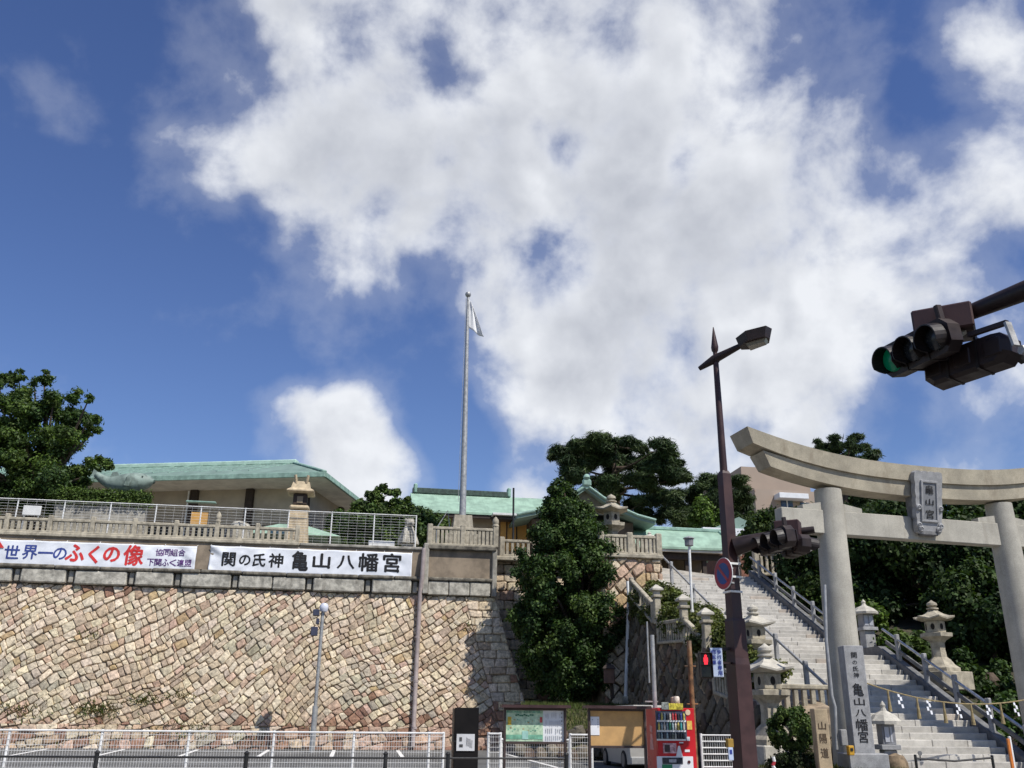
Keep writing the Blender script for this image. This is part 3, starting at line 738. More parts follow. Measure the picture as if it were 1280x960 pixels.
# ------------------------------------------------------------------ wire fences
def mesh_fence(xs, y, z0, z1, label, wx=.055, wz=.11, name='mesh_fence', zfun=None, post=.03, r=.0028, m=M_WHITE):
    t = thing(name, label, 'fence', (xs[0], y, z0))
    zf = zfun or (lambda x: 0)
    for x in xs: MB().tube([(x, y+.03, z0-.12+zf(x)), (x, y+.03, z1+.03+zf(x))], post, 8).build('post', m, t, smooth=True)
    for a, b in zip(xs, xs[1:]):
        w_ = MB(); za, zb = zf(a), zf(b)
        n = int((b-a)/wx)
        def wire(p, q, r): w_.bar(p, q, 2*r, 2*r)
        for k in range(1, n):
            f = k/n; x = a+(b-a)*f; zz = za+(zb-za)*f; wire((x, y, z0+zz), (x, y, z1+zz), r*.8)
        k = z0+.05
        while k < z1-.02: wire((a, y, k+za), (b, y, k+zb), r*1.25); k += wz
        w_.build('wire_mesh', m, t, kind='stuff')
        MB().tube([(a, y, z1+za), (b, y, z1+zb)], .02, 6).build('top_rail', m, t)
    return t
fx = [-11.9, -10.1] + [A(q, 913, 22).x for q in (12, 128, 237, 343, 443, 537, 555)]
mesh_fence(fx, 22, .12, 1.23, 'long white wire mesh fence along the front of the car park')
mesh_fence([A(611, 914, 22).x, A(626, 914, 22).x], 22, .12, 1.23, 'short white fence piece between dark pillar and map board')
mesh_fence([A(627, 930, 22.3).x, A(712, 916, 22.3).x], 22.3, .12, 1.10, 'white fence piece seen below the map board')
mesh_fence([A(713, 914, 22).x, A(740, 916, 22).x], 22, .12, 1.22, 'white fence post and mesh between the two boards')
tx = [A(20, 640, 41.3).x + i*1.905 for i in range(-2, 11)]; tx = [x for x in tx if x < 2.6]
mesh_fence(tx, 41.3, 8.72, 10.22, 'tall white mesh fence on the terrace behind the balustrade', wx=.32, wz=.125, post=.03, r=.0027)
g = thing('white_gate', 'white barred gate between the vending machine and the brown lamp post', 'gate', (7.9, 21.3, .15))
g0, g1 = A(876, 918, 21.3), A(914, 918, 21.3)
for x in (g0.x, g1.x+.25): MB().tube([(x, 21.3, .1), (x, 21.3, 1.28)], .03, 8).build('gate_post', M_WHITE, g)
for k in range(8): MB().tube([(g0.x, 21.3, .3+k*.135), (g1.x+.25, 21.3, .3+k*.135)], .016, 6).build('bar', M_WHITE, g)
gw = MB()
for k in range(18): gw.bar((g0.x+k*.055, 21.31, .25), (g0.x+k*.055, 21.31, 1.25), .006, .006)
gw.build('wire_mesh', M_WHITE, g, kind='stuff')
g2 = thing('white_fence_post', 'white leaning fence post right of the brown lamp post', 'post', (8.6, 20.2, .13))
MB().tube([tuple(A(939, 918, 20)), tuple(A(944, 968, 20))], .035, 8).build('tube', M_WHITE, g2)
MB().tube([tuple(A(939, 918, 20)), tuple(A(939, 918, 20)+Vector((-.1, .3, 0)))], .03, 8).build('stub', M_WHITE, g2)

# black pedestrian rail
rail = thing('pedestrian_rail', 'low black pedestrian rail along the far pavement', 'railing', (0, 17, .13))
rx = [-9.9, -6.95] + [A(q, 946, 17).x for q in (121, 308, 482, 560, 708)]
for x in rx:
    MB().tube([(x, 17, .1), (x, 17, .97)], .036, 10).build('post', M_BLACK, rail, smooth=True)
    MB().lathe([(.042, 0), (.046, .02), (.02, .05)], 10, (x, 17, .96)).build('post_cap', M_BLACK, rail)
for a, b in zip(rx, rx[1:]):
    for z in (.91, .55): MB().tube([(a, 17, z), (b, 17, z)], .017, 8).build('rail', M_BLACK, rail, smooth=True)

# ------------------------------------------------------------------ pipes, poles
M_PIPE = mat('pinkish_pipe', (.34, .285, .27), .6, .12, 3, .1, 40, stain=.2)
dp = thing('downpipe', 'pinkish grey downpipe running down the tan stone wall', 'downpipe', (2.2, 39, .3))
ptop = A(525.5, 690, PY-.16); pb0 = wp(2.32, .1, .16)
pmid = wp(2.40, H+.05, .20); pmid.x = 2.42
MB().tube([(2.50, PY-.14, 8.55), (2.46, PY-.34, 7.3), tuple(pmid), tuple(wp(2.36, 3, .17)), tuple(pb0)], .095, 12).build('pipe', M_PIPE, dp, smooth=True)
for v in (.8, 2.6, 4.4):
    q = wp(2.36, v, .17); MB().lathe([(.115, -.05), (.115, .05)], 12, tuple(q)).build('collar', M_PIPE, dp)
wpipe = thing('white_drainpipe', 'white drainpipe on the honey wall right of the leafy tree', 'drainpipe', (11, 36.5, 2))
q0, q1 = A(786, 745, 36.6), A(782, 872, 36.6)
MB().tube([tuple(q0+Vector((0, .1, .6))), tuple(q0), tuple(q1)], .075, 10).build('pipe', M_WHITE, wpipe, smooth=True)
MB().box(tuple(q1+Vector((0, 0, -.1))), (.24, .24, .3), 0, .03).build('foot_block', M_CONCL, wpipe)
cp = thing('camera_pole', 'slim grey pole with a pale dome camera in front of the stone wall', 'pole', (-1.53, 36.9, LOTZ(36.9)))
MB().tube([(-1.53, 36.9, .2), (-1.53, 36.9, 1.9)], .11, 12).build('lower_tube', M_GALV, cp, smooth=True)
MB().tube([(-1.53, 36.9, 1.9), (-1.53, 36.9, 5.35)], .07, 12).build('upper_tube', M_GALV, cp, smooth=True)
MB().lathe([(.02, -.16), (.13, -.13), (.17, -.03), (.17, .08), (.12, .17), (.03, .2)], 14, (-1.50, 36.85, 5.5)).build('dome_camera', mat('camera_white', (.6, .62, .7), .3, .05, 3, 0), cp, smooth=True)
MB().box((-1.78, 36.85, 5.32), (.24, .3, .24), 0, .02).build('lamp_box', mat('navy_box', (.05, .055, .09), .5, .1, 4, .05), cp)
MB().box((-1.80, 36.9, 4.62), (.26, .2, .34), 0, .02).build('control_box', mat('navy_box', (.05, .055, .09)), cp)
MB().box((-1.70, 36.9, 5.0), (.12, .2, .22), 0, .02).build('bracket_box', mat('navy_box', (.05, .055, .09)), cp)
rp = thing('rusty_pole', 'rusty brown pole beside the vending machine', 'pole', (7.3, 20, .13))
M_RUST = mat('rust', (.20, .10, .045), .8, .4, 6, .3, 40, stain=.5, stc=(.45, .38, .3))
MB().tube([(7.33, 20.3, .1), (7.33, 20.3, 3.25)], .055, 10).build('tube', M_RUST, rp, smooth=True)
for z in (1.9, 2.7): MB().tube([(7.20, 20.3, z), (7.46, 20.3, z)], .015, 6).build('peg', M_RUST, rp)
gp = thing('grey_pole', 'plain grey pole rising behind the vending machine', 'pole', (6.6, 20.8, .13))
MB().tube([(6.63, 20.8, .1), (6.63, 20.8, 3.4)], .05, 10).build('tube', M_GALV, gp, smooth=True)
MB().tube([(6.52, 20.8, 2.35), (6.52, 20.8, 3.7)], .02, 8).build('conduit', M_GALV, gp)
MB().bar((6.40, 20.8, 1.95), (6.7, 20.8, 1.95), .03, .03).build('cross_bar', M_GALV, gp)

# ------------------------------------------------------------------ flagpole
FPX_, FPY = 4.42, 42.6
fp = thing('flagpole', 'tall grey flagpole on a granite block', 'flagpole', (FPX_, FPY, 8.5))
MB().lathe([(.72, 0), (.58, .95)], 4, (FPX_, FPY, 9.6), R(45)).build('base_block', M_GRAN, fp)
MB().box((FPX_, FPY, 9.05), (1.5, 1.5, 1.1), 0, .04).build('plinth', M_GRAN, fp)
ftop = A(585, 372, FPY); 
MB().tube([(FPX_, FPY, 10.4), (ftop.x*.5+FPX_*.5, FPY, 16), (ftop.x, FPY, ftop.z)], [.165, .13, .07], 16).build('pole', M_GALV, fp, smooth=True)
MB().lathe([(.03, 0), (.13, .08), (.16, .17), (.13, .27), (.02, .33)], 12, (ftop.x, FPY, ftop.z)).build('ball_finial', M_GALV, fp, smooth=True)
MB().tube([(ftop.x-.12, FPY-.1, ftop.z-.1), (FPX_-.25, FPY-.2, 11.2)], .012, 5).build('halyard', M_GALV, fp)
fl_ = thing('white_flag', 'limp white flag hanging at the top of the flagpole', 'flag', (ftop.x+.1, FPY-.05, ftop.z-1.7))
b = MB(); nx, nz = 14, 14
for i in range(nx+1):
    for j in range(nz+1):
        u, v = i/nx, j/nz
        x = u*(.18+.6*v); z = -v*1.6 - u*.75*(.4+.3*v); yy = .13*math.sin(u*9+v*2.)*u
        b.v.append((ftop.x+.07+x, FPY-.05+yy, ftop.z-.12+z))
b.f = [(i*(nz+1)+j, i*(nz+1)+j+1, (i+1)*(nz+1)+j+1, (i+1)*(nz+1)+j) for i in range(nx) for j in range(nz)]
o = b.build('cloth', mat('flag_cloth', (.72, .72, .72), .8, .05, 3, 0), fl_, smooth=True)
md = o.modifiers.new('thick', 'SOLIDIFY'); md.thickness = .01
fr = thing('steel_frame', 'thin steel frame beside the flagpole foot', 'steel frame', (3.3, 43.2, 9.9))
f0, f1, f2 = A(546, 660, 43.2), A(560, 638, 43.2), A(562, 660, 43.2)
MB().tube([tuple(f0-Vector((0, 0, 1))), tuple(f0), tuple(f1), tuple(f2), tuple(f2-Vector((0, 0, 1)))], .035, 6).build('tube', M_GALV, fr)
mst = thing('thin_black_mast', 'thin black mast right of the flagpole', 'mast', (8.0, 44, 8.5))
q = A(642, 610, 44); MB().tube([(q.x, 44, 8.5), (q.x, 44, q.z)], .05, 8).build('tube', M_BLACK, mst)

# ------------------------------------------------------------------ street lamp with signals and signs
LX, LY_ = 7.5, 18.0
lp = thing('street_lamp', 'tall brown street lamp post with spear finial and one lantern arm', 'street lamp', (LX, LY_, .13))
MB().lathe([(.245, 0), (.24, 2.5), (.22, 2.62), (.205, 3.35), (.19, 3.4)], 4, (LX, LY_, .12), R(45+12)).build('base_post', M_BROWN, lp)
MB().lathe([(.165, 0), (.145, 3.05), (.10, 3.12)], 4, (LX, LY_, 3.5), R(45+12)).build('middle_post', M_BROWN, lp)
MB().lathe([(.082, 0), (.062, 2.55)], 12, (LX, LY_, 6.6)).build('upper_post', M_BROWN, lp, smooth=True)
MB().lathe([(.085, 0), (.085, .12), (.05, .16), (.05, .24), (.075, .28), (.085, .36), (.01, .86)], 10, (LX, LY_, 9.15)).build('spear_finial', M_BROWN, lp, smooth=True)
a0, a1, hd0, hd1 = A(874, 461, 18.25), A(893, 449, 18.0), A(926, 432, 17.6), A(963, 411, 17.2)
MB().tube([tuple(a0), tuple(a1), tuple(hd0)], [.05, .10, .06], 10).build('lamp_arm', M_DBROWN, lp, smooth=True)
# lantern head: a flat kite-like box seen from below
d = (hd1-hd0); d.z *= .4; L = d.length; d.normalize(); s = Vector((-d.y, d.x, 0)).normalized()
h0 = hd0 - d*.08; hd = MB()
top = [h0+s*.12, h0+d*.28+s*.34, h0+d*.72+s*.26, h0+d*.80, h0+d*.72-s*.26, h0+d*.28-s*.34, h0-s*.12]
U = Vector((0, 0, 1))
hd.v = [tuple(p+U*.16) for p in top] + [tuple(p-U*.06+ (h0+d*.4-p)*.16) for p in top]; n = len(top)
hd.f = [tuple(range(n)), tuple(range(2*n-1, n-1, -1))] + [(i, (i+1) % n, (i+1) % n+n, i+n) for i in range(n)][::1]
hd.build('lantern_head', M_DBROWN, lp)
lens = MB(); ctr = h0+d*.42; ls = [ctr+d*.26+s*.13, ctr-d*.2+s*.18, ctr-d*.2-s*.18, ctr+d*.26-s*.13]
lens.v = [tuple(p-U*.05) for p in ls] + [tuple(p-U*.13+(ctr-p)*.2) for p in ls]; lens.f = [(0, 1, 2, 3), (7, 6, 5, 4)] + [(i, i+4, (i+1) % 4+4, (i+1) % 4) for i in range(4)]
lens.build('lamp_lens', mat('lamp_lens', (.20, .19, .15), .25, .1, 5, 0), lp)
for z in (4.62, 4.35, 4.05): MB().lathe([(.205, -.02), (.205, .02)], 4, (LX, LY_, z), R(57)).build('band', M_WHITE, lp)

M_HOOD = mat('signal_hood', (.016, .011, .010), .5, .2, 4, .05)
M_HOODIN = mat('signal_lens_dark', (.02, .022, .025), .2, .2, 4, 0)
def signal_head(name, pl, pr, label, grp, back, dirv, size=.30, green=True):
    """horizontal three-lens signal from pl (left end seen from its front) to pr"""
    pl = Vector(pl); pr = Vector(pr); ax = (pr-pl); Lh = ax.length; ax.normalize()
    fr = Vector(dirv); fr = (fr - ax*fr.dot(ax)).normalized(); up = fr.cross(ax) if fr.cross(ax).z > 0 else ax.cross(fr)
    c = (pl+pr)/2; t = thing(name, label, 'traffic signal', c, group=grp)
    M = Matrix((ax, -fr, up)).transposed().to_4x4(); M.translation = c
    hb = MB(); r = size*.72; hx = Lh/2+r*.95
    def oct_ring(y, k): return [(-hx*k+.1, y, -r*k), (hx*k-.1, y, -r*k), (hx*k, y, -r*k+.1), (hx*k, y, r*k-.1), (hx*k-.1, y, r*k), (-hx*k+.1, y, r*k), (-hx*k, y, r*k-.1), (-hx*k, y, -r*k+.1)]
    vs = oct_ring(-.06, 1.) + oct_ring(.12, .98) + oct_ring(.19, .86)
    fs = [tuple(range(8)), tuple(range(23, 15, -1))] + [(i+8*k, i+8+8*k, (i+1) % 8+8+8*k, (i+1) % 8+8*k) for k in range(2) for i in range(8)]
    hb.add(vs, fs, M); hb.build('housing', M_DBROWN, t)
    for k in range(3):
        x = -Lh/2 + Lh*k/2
        hv = MB(); n = 18; R0 = size*.60
        for q in range(n+1):
            a = R(-52) + (R(284))*q/n
            ln = .18 if .12 < q/n < .88 else .18*min(q/n, 1-q/n)/.12*.6+.08
            for rr in (R0, R0-.014):
                hv.v.append(tuple(M @ Vector((x+rr*math.cos(a), -.06, rr*math.sin(a))))); hv.v.append(tuple(M @ Vector((x+rr*math.cos(a), -.06-ln, rr*math.sin(a)-.02))))
        for q in range(n):
            i = q*4; j = i+4; hv.f += [(i, i+1, j+1, j), (i+2, j+2, j+3, i+3), (i+1, i+3, j+3, j+1)]
        hv.build('hood', M_HOOD, t)
        lm = M_HOODIN
        if green and k == 0: lm = emit('green_light', (.0, .16, .075), .12)
        MB().lathe([(size*.54, 0), (size*.5, .03), (size*.3, .055), (.01, .065)], 20, (0, 0, 0), 0, M @ Matrix.Translation((x, -.06, 0)) @ Matrix.Rotation(R(90), 4, 'X')).build('lens', lm, t, smooth=True)
    for x in (-Lh/4, Lh/4): MB().box((x, .065, 0), (.03, .275, 2*r+.012), 0, 0, M).build('joint_rib', M_HOOD, t)
    for x in (-Lh/2, 0, Lh/2): MB().box((x, .19, 0), (Lh/2-.16, .03, 1.1*r), 0, .012, M).build('back_panel', M_DBROWN, t)
    MB().box((Lh/2+r*.95-.12, .0, r+.06), (.06, .08, .2), 0, .01, M).build('bracket', M_DBROWN, t)
    return t, M
# far signals on the lamp post arm
zs = A(957, 681, 17.6).z
arm = lp
e0 = Vector((LX+.1, LY_-.05, zs+.10)); e1 = A(1018, 662, 17.15)
MB().tube([tuple(e0+Vector((0, 0, -.1))), tuple((e0+e1)/2), tuple(e1)], [.2, .11, .07], 12).build('signal_arm', M_DBROWN, arm, smooth=True)
bxp = A(985, 662, 17.3); MB().box(tuple(bxp), (.5, .34, .34), R(-35), .02).build('terminal_box', M_BROWN, arm)
s1 = A(956, 681, 17.6); s2 = AZ(981, 671, s1.z)
signal_head('traffic_signal', s1, s2, 'far dark traffic signal with unlit lenses on the lamp post arm', 'traffic signals', 1, (-.55, -.8, -.05), green=False)
s3 = A(989, 687, 17.5); s4 = AZ(1006, 680, s3.z)
signal_head('traffic_signal', s4, s3, 'far traffic signal turned away, right end of the lamp post arm', 'traffic signals', 1, (.8, .55, -.05), size=.25, green=False)
# near signal, top right
armn = thing('signal_gantry', 'thick dark gantry arm reaching in from the right to the near signals', 'gantry', (9.2, 7.6, 6.3))
n0 = A(1204, 394, 8.35); n1_ = A(1285, 362, 7.7); n2_ = n1_ + (n1_-n0)*1.6 + Vector((0, 0, -.25))
MB().tube([tuple(n0-(n1_-n0)*.2), tuple(n0), tuple(n1_), tuple(n2_)], [.075, .085, .11, .15], 14).build('arm', M_DBROWN, armn, smooth=True)
MB().tube([tuple(n2_), (n2_.x+.05, n2_.y, .05)], [.17, .2], 12).build('mast', M_DBROWN, armn, smooth=True)
bxp = A(1180, 407, 8.5); MB().box(tuple(bxp), (.62, .5, .30), R(-38), .02).build('terminal_box', M_BROWN, armn)
s1 = A(1122, 449, 9.0); s2 = AZ(1176, 422, s1.z)
_, Mn = signal_head('traffic_signal', s1, s2, 'near traffic signal showing green at the top right', 'traffic signals', 1, (-.62, -.75, -.10), size=.275)
s3 = A(1180, 466, 8.85); s4 = AZ(1254, 440, s3.z)
_, Mb = signal_head('traffic_signal', s4, s3, 'near traffic signal seen from behind below the dark arm', 'traffic signals', 1, (.62, .75, -.08), size=.255, green=False)
jb = thing('signal_bracket', 'pale bent bracket and bar joining the near signals to the arm', 'bracket', tuple(A(1215, 425, 8.4)))
v0, v1, v2, v3 = A(1211, 419, 8.1), A(1259, 403, 7.65), A(1270, 432, 7.6), A(1276, 437, 7.6)
MB().bar(v0, v1, .05, .05).build('bar', M_DBROWN, jb)
MB().bar(v1, v2, .075, .03).build('strap', M_GALV, jb); 
u0, u1, u2 = A(1204, 392, 8.3), A(1209, 412, 8.3), A(1200, 419, 8.35)
MB().bar(u0, u1, .10, .03).build('strap', M_GALV, jb); MB().bar(u1, u2, .10, .03).build('strap', M_GALV, jb)
MB().tube([tuple(v3), tuple(v3+Vector((.05, 0, 0)))], .05, 8).build('bolt', M_GALV, jb)

# no-parking disc
sg = thing('no_parking_sign', 'round red and blue no parking disc on the brown post', 'road sign', tuple(A(904, 717, 17.6)))
pc = A(904, 717, 17.62); Ms = Matrix.Translation(pc) @ Matrix.Rotation(R(-78), 4, 'Z') @ Matrix.Rotation(R(90), 4, 'X')
M_SRED = mat('sign_red', (.38, .035, .045), .45, .15, 4, 0); M_SBLUE = mat('sign_blue', (.02, .065, .22), .45, .15, 4, 0)
MB().lathe([(.32, -.015), (.32, 0)], 36, (0, 0, 0), 0, Ms).build('rim', M_WHITE, sg)
MB().lathe([(.308, 0), (.308, .006)], 36, (0, 0, 0), 0, Ms).build('red_ring', M_SRED, sg)
MB().lathe([(.215, .006), (.215, .010)], 36, (0, 0, 0), 0, Ms).build('blue_disc', M_SBLUE, sg)
MB().box((0, 0, .012), (.43, .06, .004), R(-45), 0, Ms).build('slash', M_SRED, sg)
for dz in (.16, -.14): MB().bar(pc+Vector((.0, .03, dz)), Vector((LX, LY_-.1, pc.z+dz)), .03, .03).build('clamp_arm', M_GALV, sg)
# pedestrian signal and its plate
ps = thing('pedestrian_signal', 'pedestrian signal showing a red standing figure', 'pedestrian signal', tuple(A(881, 830, 17.9)))
c = A(881.5, 832, 17.9); rzp = R(-12)
MB().box(tuple(c), (.27, .2, .50), rzp, .03).build('housing', M_HOOD, ps)
Mp = Matrix.Translation(c) @ Matrix.Rotation(rzp, 4, 'Z')
for dz in (.115, -.115):
    MB().box((0, -.1, dz), (.20, .02, .20), 0, 0, Mp).build('lens', mat('ped_lens', (.03, .012, .012) if dz > 0 else (.02, .025, .025), .2, .1, 3, 0) if dz > 0 else M_HOODIN, ps)
    for (x_, zz, sx, szz) in ((-.115, dz, .01, .23), (.115, dz, .01, .23), (0, dz+.115, .24, .01)): MB().box((x_, -.15, zz), (sx, .14, szz), 0, 0, Mp).build('visor', M_HOOD, ps)
M_REDL = emit('red_figure', (1., .03, .05), 1.3)
fig = MB(); fig.lathe([(.028, -.004), (.028, .004)], 12, (0, 0, 0), 0, Mp @ Matrix.Translation((0, -.115, .175)) @ Matrix.Rotation(R(90), 4, 'X'))
fig.box((0, -.115, .105), (.085, .008, .085), 0, .0, Mp); fig.box((-.018, -.115, .045), (.03, .008, .06), 0, 0, Mp); fig.box((.018, -.115, .045), (.03, .008, .06), 0, 0, Mp)
fig.build('red_figure', M_REDL, ps)
MB().bar(c+Vector((.1, .05, .32)), Vector((LX, LY_, c.z+.34)), .05, .06).build('arm', M_DBROWN, ps)
MB().bar(c+Vector((.0, .05, .2)), c+Vector((.02, .05, .34)), .05, .05).build('hanger', M_DBROWN, ps)
pp = thing('crossing_plate', 'blue and white pedestrian and bicycle plate beside the red signal', 'sign plate', tuple(A(896, 828, 17.8)))
c2_ = A(896, 828, 17.78); Mq = Matrix.Translation(c2_) @ Matrix.Rotation(rzp, 4, 'Z')
MB().box((0, 0, 0), (.235, .02, .55), 0, .004, Mq).build('plate', mat('plate_white', (.66, .70, .78), .5, .05, 3, 0), pp)
MB().box((-.0, -.012, 0), (.215, .006, .53), 0, 0, Mq).build('blue_field', mat('plate_pale_blue', (.50, .58, .74), .5, .05, 3, 0), pp)
M_PB = mat('plate_ink', (.03, .05, .25), .5, .05, 3, 0)
for ci, s_ in enumerate(('歩行者専用', '自転車')):
    for k, ch in enumerate(s_):
        glyph(ch, tuple(Mq @ Vector((.052-ci*.105, -.022, .20-k*.10-(.0 if ci == 0 else 0)))), .085, .085, M_PB, pp, rz=rzp, bold=.03)
for s_ in (-.05,): MB().bar(c2_+Vector((.1, .05, 0)), Vector((LX, LY_, c2_.z)), .03, .04).build('arm', M_DBROWN, pp)
# crossing button box and small blue plate on the lamp post
cb = thing('crossing_button', 'yellow crossing button box with a pale blue plate on the lamp post', 'button box', tuple(A(913, 942, 17.7)))
MB().box(tuple(A(912, 929, 17.65)), (.12, .12, .16), 0, .01).build('button_box', mat('dirty_yellow', (.28, .17, .03), .6, .2, 5, .1), cb)
pq = A(913.5, 942, 17.6); MB().box(tuple(pq), (.10, .02, .24), 0, .01).build('plate', mat('plate_pale_blue', (.50, .58, .74)), cb)
MB().box(tuple(pq+Vector((0, -.012, .03))), (.05, .006, .08)).build('symbol', M_PB, cb)

# ------------------------------------------------------------------ boards, dark pillar, vending machine, van
BYD = 19.6
M_BRZ = mat('board_frame', (.05, .032, .028), .55, .15, 4, .08)
mo = thing('information_pillar', 'black information pillar with a small white plate', 'pillar', tuple(A(581, 950, 19.2)))
m0, m1 = A(569, 888, 19.2), A(598.5, 888, 19.2); wdm = m1.x-m0.x
MB().box(((m0.x+m1.x)/2, 19.2, .9), (wdm, .05, 1.72), 0, .004).build('front_panel', mat('pillar_black', (.010, .009, .009), .7, .2, 3, .02, spec=.12), mo)
MB().box(((m0.x+m1.x)/2-.045, 19.36, .9), (wdm-.04, .26, 1.70), 0, .01).build('body', mat('pillar_tan', (.16, .11, .065), .6, .2, 3, .1), mo)
pq = A(582, 928, 19.16); MB().box(tuple(pq), (.36, .01, .31)).build('white_plate', mat('plate_paper', (.55, .55, .55), .5, .05, 3, 0), mo)
for dx, dz, sx, szz in ((-.10, .06, .05, .07), (-.09, -.06, .07, .05)): MB().box((pq.x+dx, 19.15, pq.z+dz), (sx, .006, szz)).build('picture', mat('print_dark', (.06, .06, .06), .6, .5, 40, 0), mo)
for k in range(6): MB().box((pq.x+.02+k*.022, 19.15, pq.z+.02-.01*k), (.008, .006, .16-.01*(k % 3))).build('print_line', mat('print_grey', (.3, .3, .3), .6, .3, 30, 0), mo)
glyph('山', (pq.x-.17, 19.168, 1.2), .18, .18, mat('pillar_relief', (.02, .019, .018), .3, .1, 3, 0), mo, bold=.01)

def board(name, label, x0, x1, z0, z1, y, face, roofov=.07, legs=(.1, .9)):
    t = thing(name, label, 'notice board', ((x0+x1)/2, y, .13)); f = .045; cx = (x0+x1)/2
    for x in (x0+f/2, x1-f/2): MB().box((x, y, (.1+z1)/2), (f, .09, z1-.1), 0, .006).build('post', M_BRZ, t)
    MB().box((cx, y, z0+f/2), (x1-x0-2*f, .09, f), 0, .004).build('frame_bar', M_BRZ, t); MB().box((cx, y, z1-f/2), (x1-x0-2*f, .09, f), 0, .004).build('frame_bar', M_BRZ, t)
    MB().box((cx, y+.03, (z0+z1)/2), (x1-x0-2*f, .03, z1-z0-2*f)).build('panel', face, t)
    MB().extr([(x0-roofov, z1+.002), (x1+roofov, z1+.002), (x1+roofov-.01, z1+.06), (x0-roofov+.01, z1+.06)], y-.2, y+.12).build('roof', M_BROWN, t)
    return t
# map board
x0, x1 = A(629.5, 905, BYD).x, A(707.5, 905, BYD).x; zt, zb = A(668, 885, BYD).z, A(668, 930, BYD).z
mapb = board('map_board', 'map board with a pale green picture map and white text field', x0, x1, zb, zt, BYD, mat('map_white', (.66, .67, .68), .5, .03, 3, 0))
xm = A(679, 905, BYD).x; yf = BYD+.010
M_MAPG = mat('map_green', (.42, .62, .42), .5, .25, 9, 0, c2=(.55, .68, .48)); M_MAPD = mat('map_dark_green', (.16, .38, .26), .5, .2, 8, 0)
MB().box(((x0+.045+xm)/2, yf, (zb+zt)/2), (xm-x0-.05, .008, zt-zb-.1)).build('map_field', M_MAPG, mapb)
rm = random.Random(5)
def patch(x, z, sx, szz, m, nm, par, y=None, rz=0): MB().box((x, y if y else yf-.008, z), (sx, .004, szz)).build(nm, m, par)
Wm, Hm = xm-x0-.05, zt-zb-.1; mx0, mz0 = x0+.045, zb+.05
patch(mx0+Wm/2, mz0+.14*Hm, Wm*.98, Hm*.14, M_MAPD, 'map_band', mapb); patch(mx0+Wm*.52, mz0+.2*Hm, Wm*.16, Hm*.26, mat('map_teal', (.30, .52, .46), .5, .1, 8, 0), 'map_stairs', mapb, yf-.012)
patch(mx0+Wm*.1, mz0+.66*Hm, Wm*.10, Hm*.26, mat('map_yellow', (.62, .42, .04), .5, .2, 12, 0), 'map_tree', mapb); patch(mx0+Wm*.95, mz0+.7*Hm, Wm*.07, Hm*.18, mat('map_red', (.45, .08, .07), .5, .2, 12, 0), 'map_mark', mapb)
for k in range(30): patch(mx0+Wm*rm.uniform(.06, .94), mz0+Hm*rm.uniform(.3, .72), rm.uniform(.012, .04), rm.uniform(.01, .03), M_MAPD if k % 3 else mat('map_ochre', (.4, .3, .14), .5, .2, 12, 0), 'map_spot', mapb)
for k in range(9): patch(mx0+Wm*(.28+.055*k), mz0+Hm*(.84+.02*math.sin(k*1.9)), Wm*.05, Hm*.045, mat('map_forest', (.03, .15, .08), .5, .3, 12, 0), 'map_trees', mapb)
for k, ch in enumerate('関の氏神亀山八幡宮境内案内図'): glyph(ch, (mx0+Wm*(.05+.065*k), yf-.008, mz0+Hm*.955), .048, .05, M_MAPD, mapb, bold=.02)
M_PG = mat('print_grey', (.3, .3, .3))
for k in range(4):
    for j in range(8): 
        if rm.random() < .85: patch(xm+.06+j*.042, zt-.14-k*.14-rm.uniform(0, .02), .012, rm.uniform(.06, .11), mat('print_pale', (.48, .49, .50), .6, .1, 3, 0), 'print_line', mapb)
for k in range(8): patch(x1-.09, zt-.1-k*.075, .022, .03, M_PG, 'print_line', mapb)
# notice board
x0, x1 = A(735, 905, BYD).x, A(807, 905, BYD).x; zt, zb = A(770, 886, BYD).z, A(770, 935, BYD).z
M_CORK = mat('notice_tan', (.50, .30, .12), .75, .08, 5, .1, 60)
nbd = board('notice_board', 'tan notice board with one white paper and a brown roof', x0, x1, zb, zt, BYD, M_CORK, .09)
pq = A(741.5, 906, BYD); MB().box((x0+.15, BYD+.008, pq.z-.02), (.19, .006, .36)).build('white_paper', mat('paper', (.72, .73, .75), .6, .04, 3, 0), nbd)
for k in range(4): MB().box((x0+.215, BYD+.003, pq.z+.10-k*.045), (.014, .004, .03)).build('print_line', M_PG, nbd)
MB().box((x0+.10, BYD+.003, pq.z+.10), (.014, .004, .02)).build('print_line', M_PG, nbd)
# vending machine
vx0, vx1 = A(820, 900, 20.0).x, A(867, 900, 20.0).x; VW = vx1-vx0; VY = 20.0; vt = 1.83
vd = A(804.5, 900, 20.0).x
M_VRED = mat('vending_red', (.50, .012, .018), .35, .08, 2, .02); M_VWH = mat('vending_white', (.70, .71, .72), .4, .04, 2, 0)
vm = thing('vending_machine', 'red drinks vending machine with white lower front', 'vending machine', ((vx0+vx1)/2, VY+.35, .13), R(0))
MB().box(((vx0+vx1)/2, VY+.37, .96), (VW, .72, 1.7), 0, .015).build('cabinet', M_VRED, vm)
door = MB().box(((vx0+vx1)/2, VY-.03, .97), (VW-.004, .07, 1.68), 0, .012).build('door', M_VRED, vm)
yv = VY-.066
def vp_(px, py): return A(px, py, VY-.066)
def vbox(px0, py0, px1, py1, m, nm, dy=.0, th=.012, par=None):
    a = vp_(px0, py1); b = vp_(px1, py0); MB().box(((a.x+b.x)/2, yv-dy, (a.z+b.z)/2), (b.x-a.x, th, b.z-a.z)).build(nm, m, par or vm)
vbox(820.5, 889, 857, 925, mat('display_dark', (.05, .06, .09), .3, .3, 8, 0), 'display_window', .002)
rv = random.Random(12)
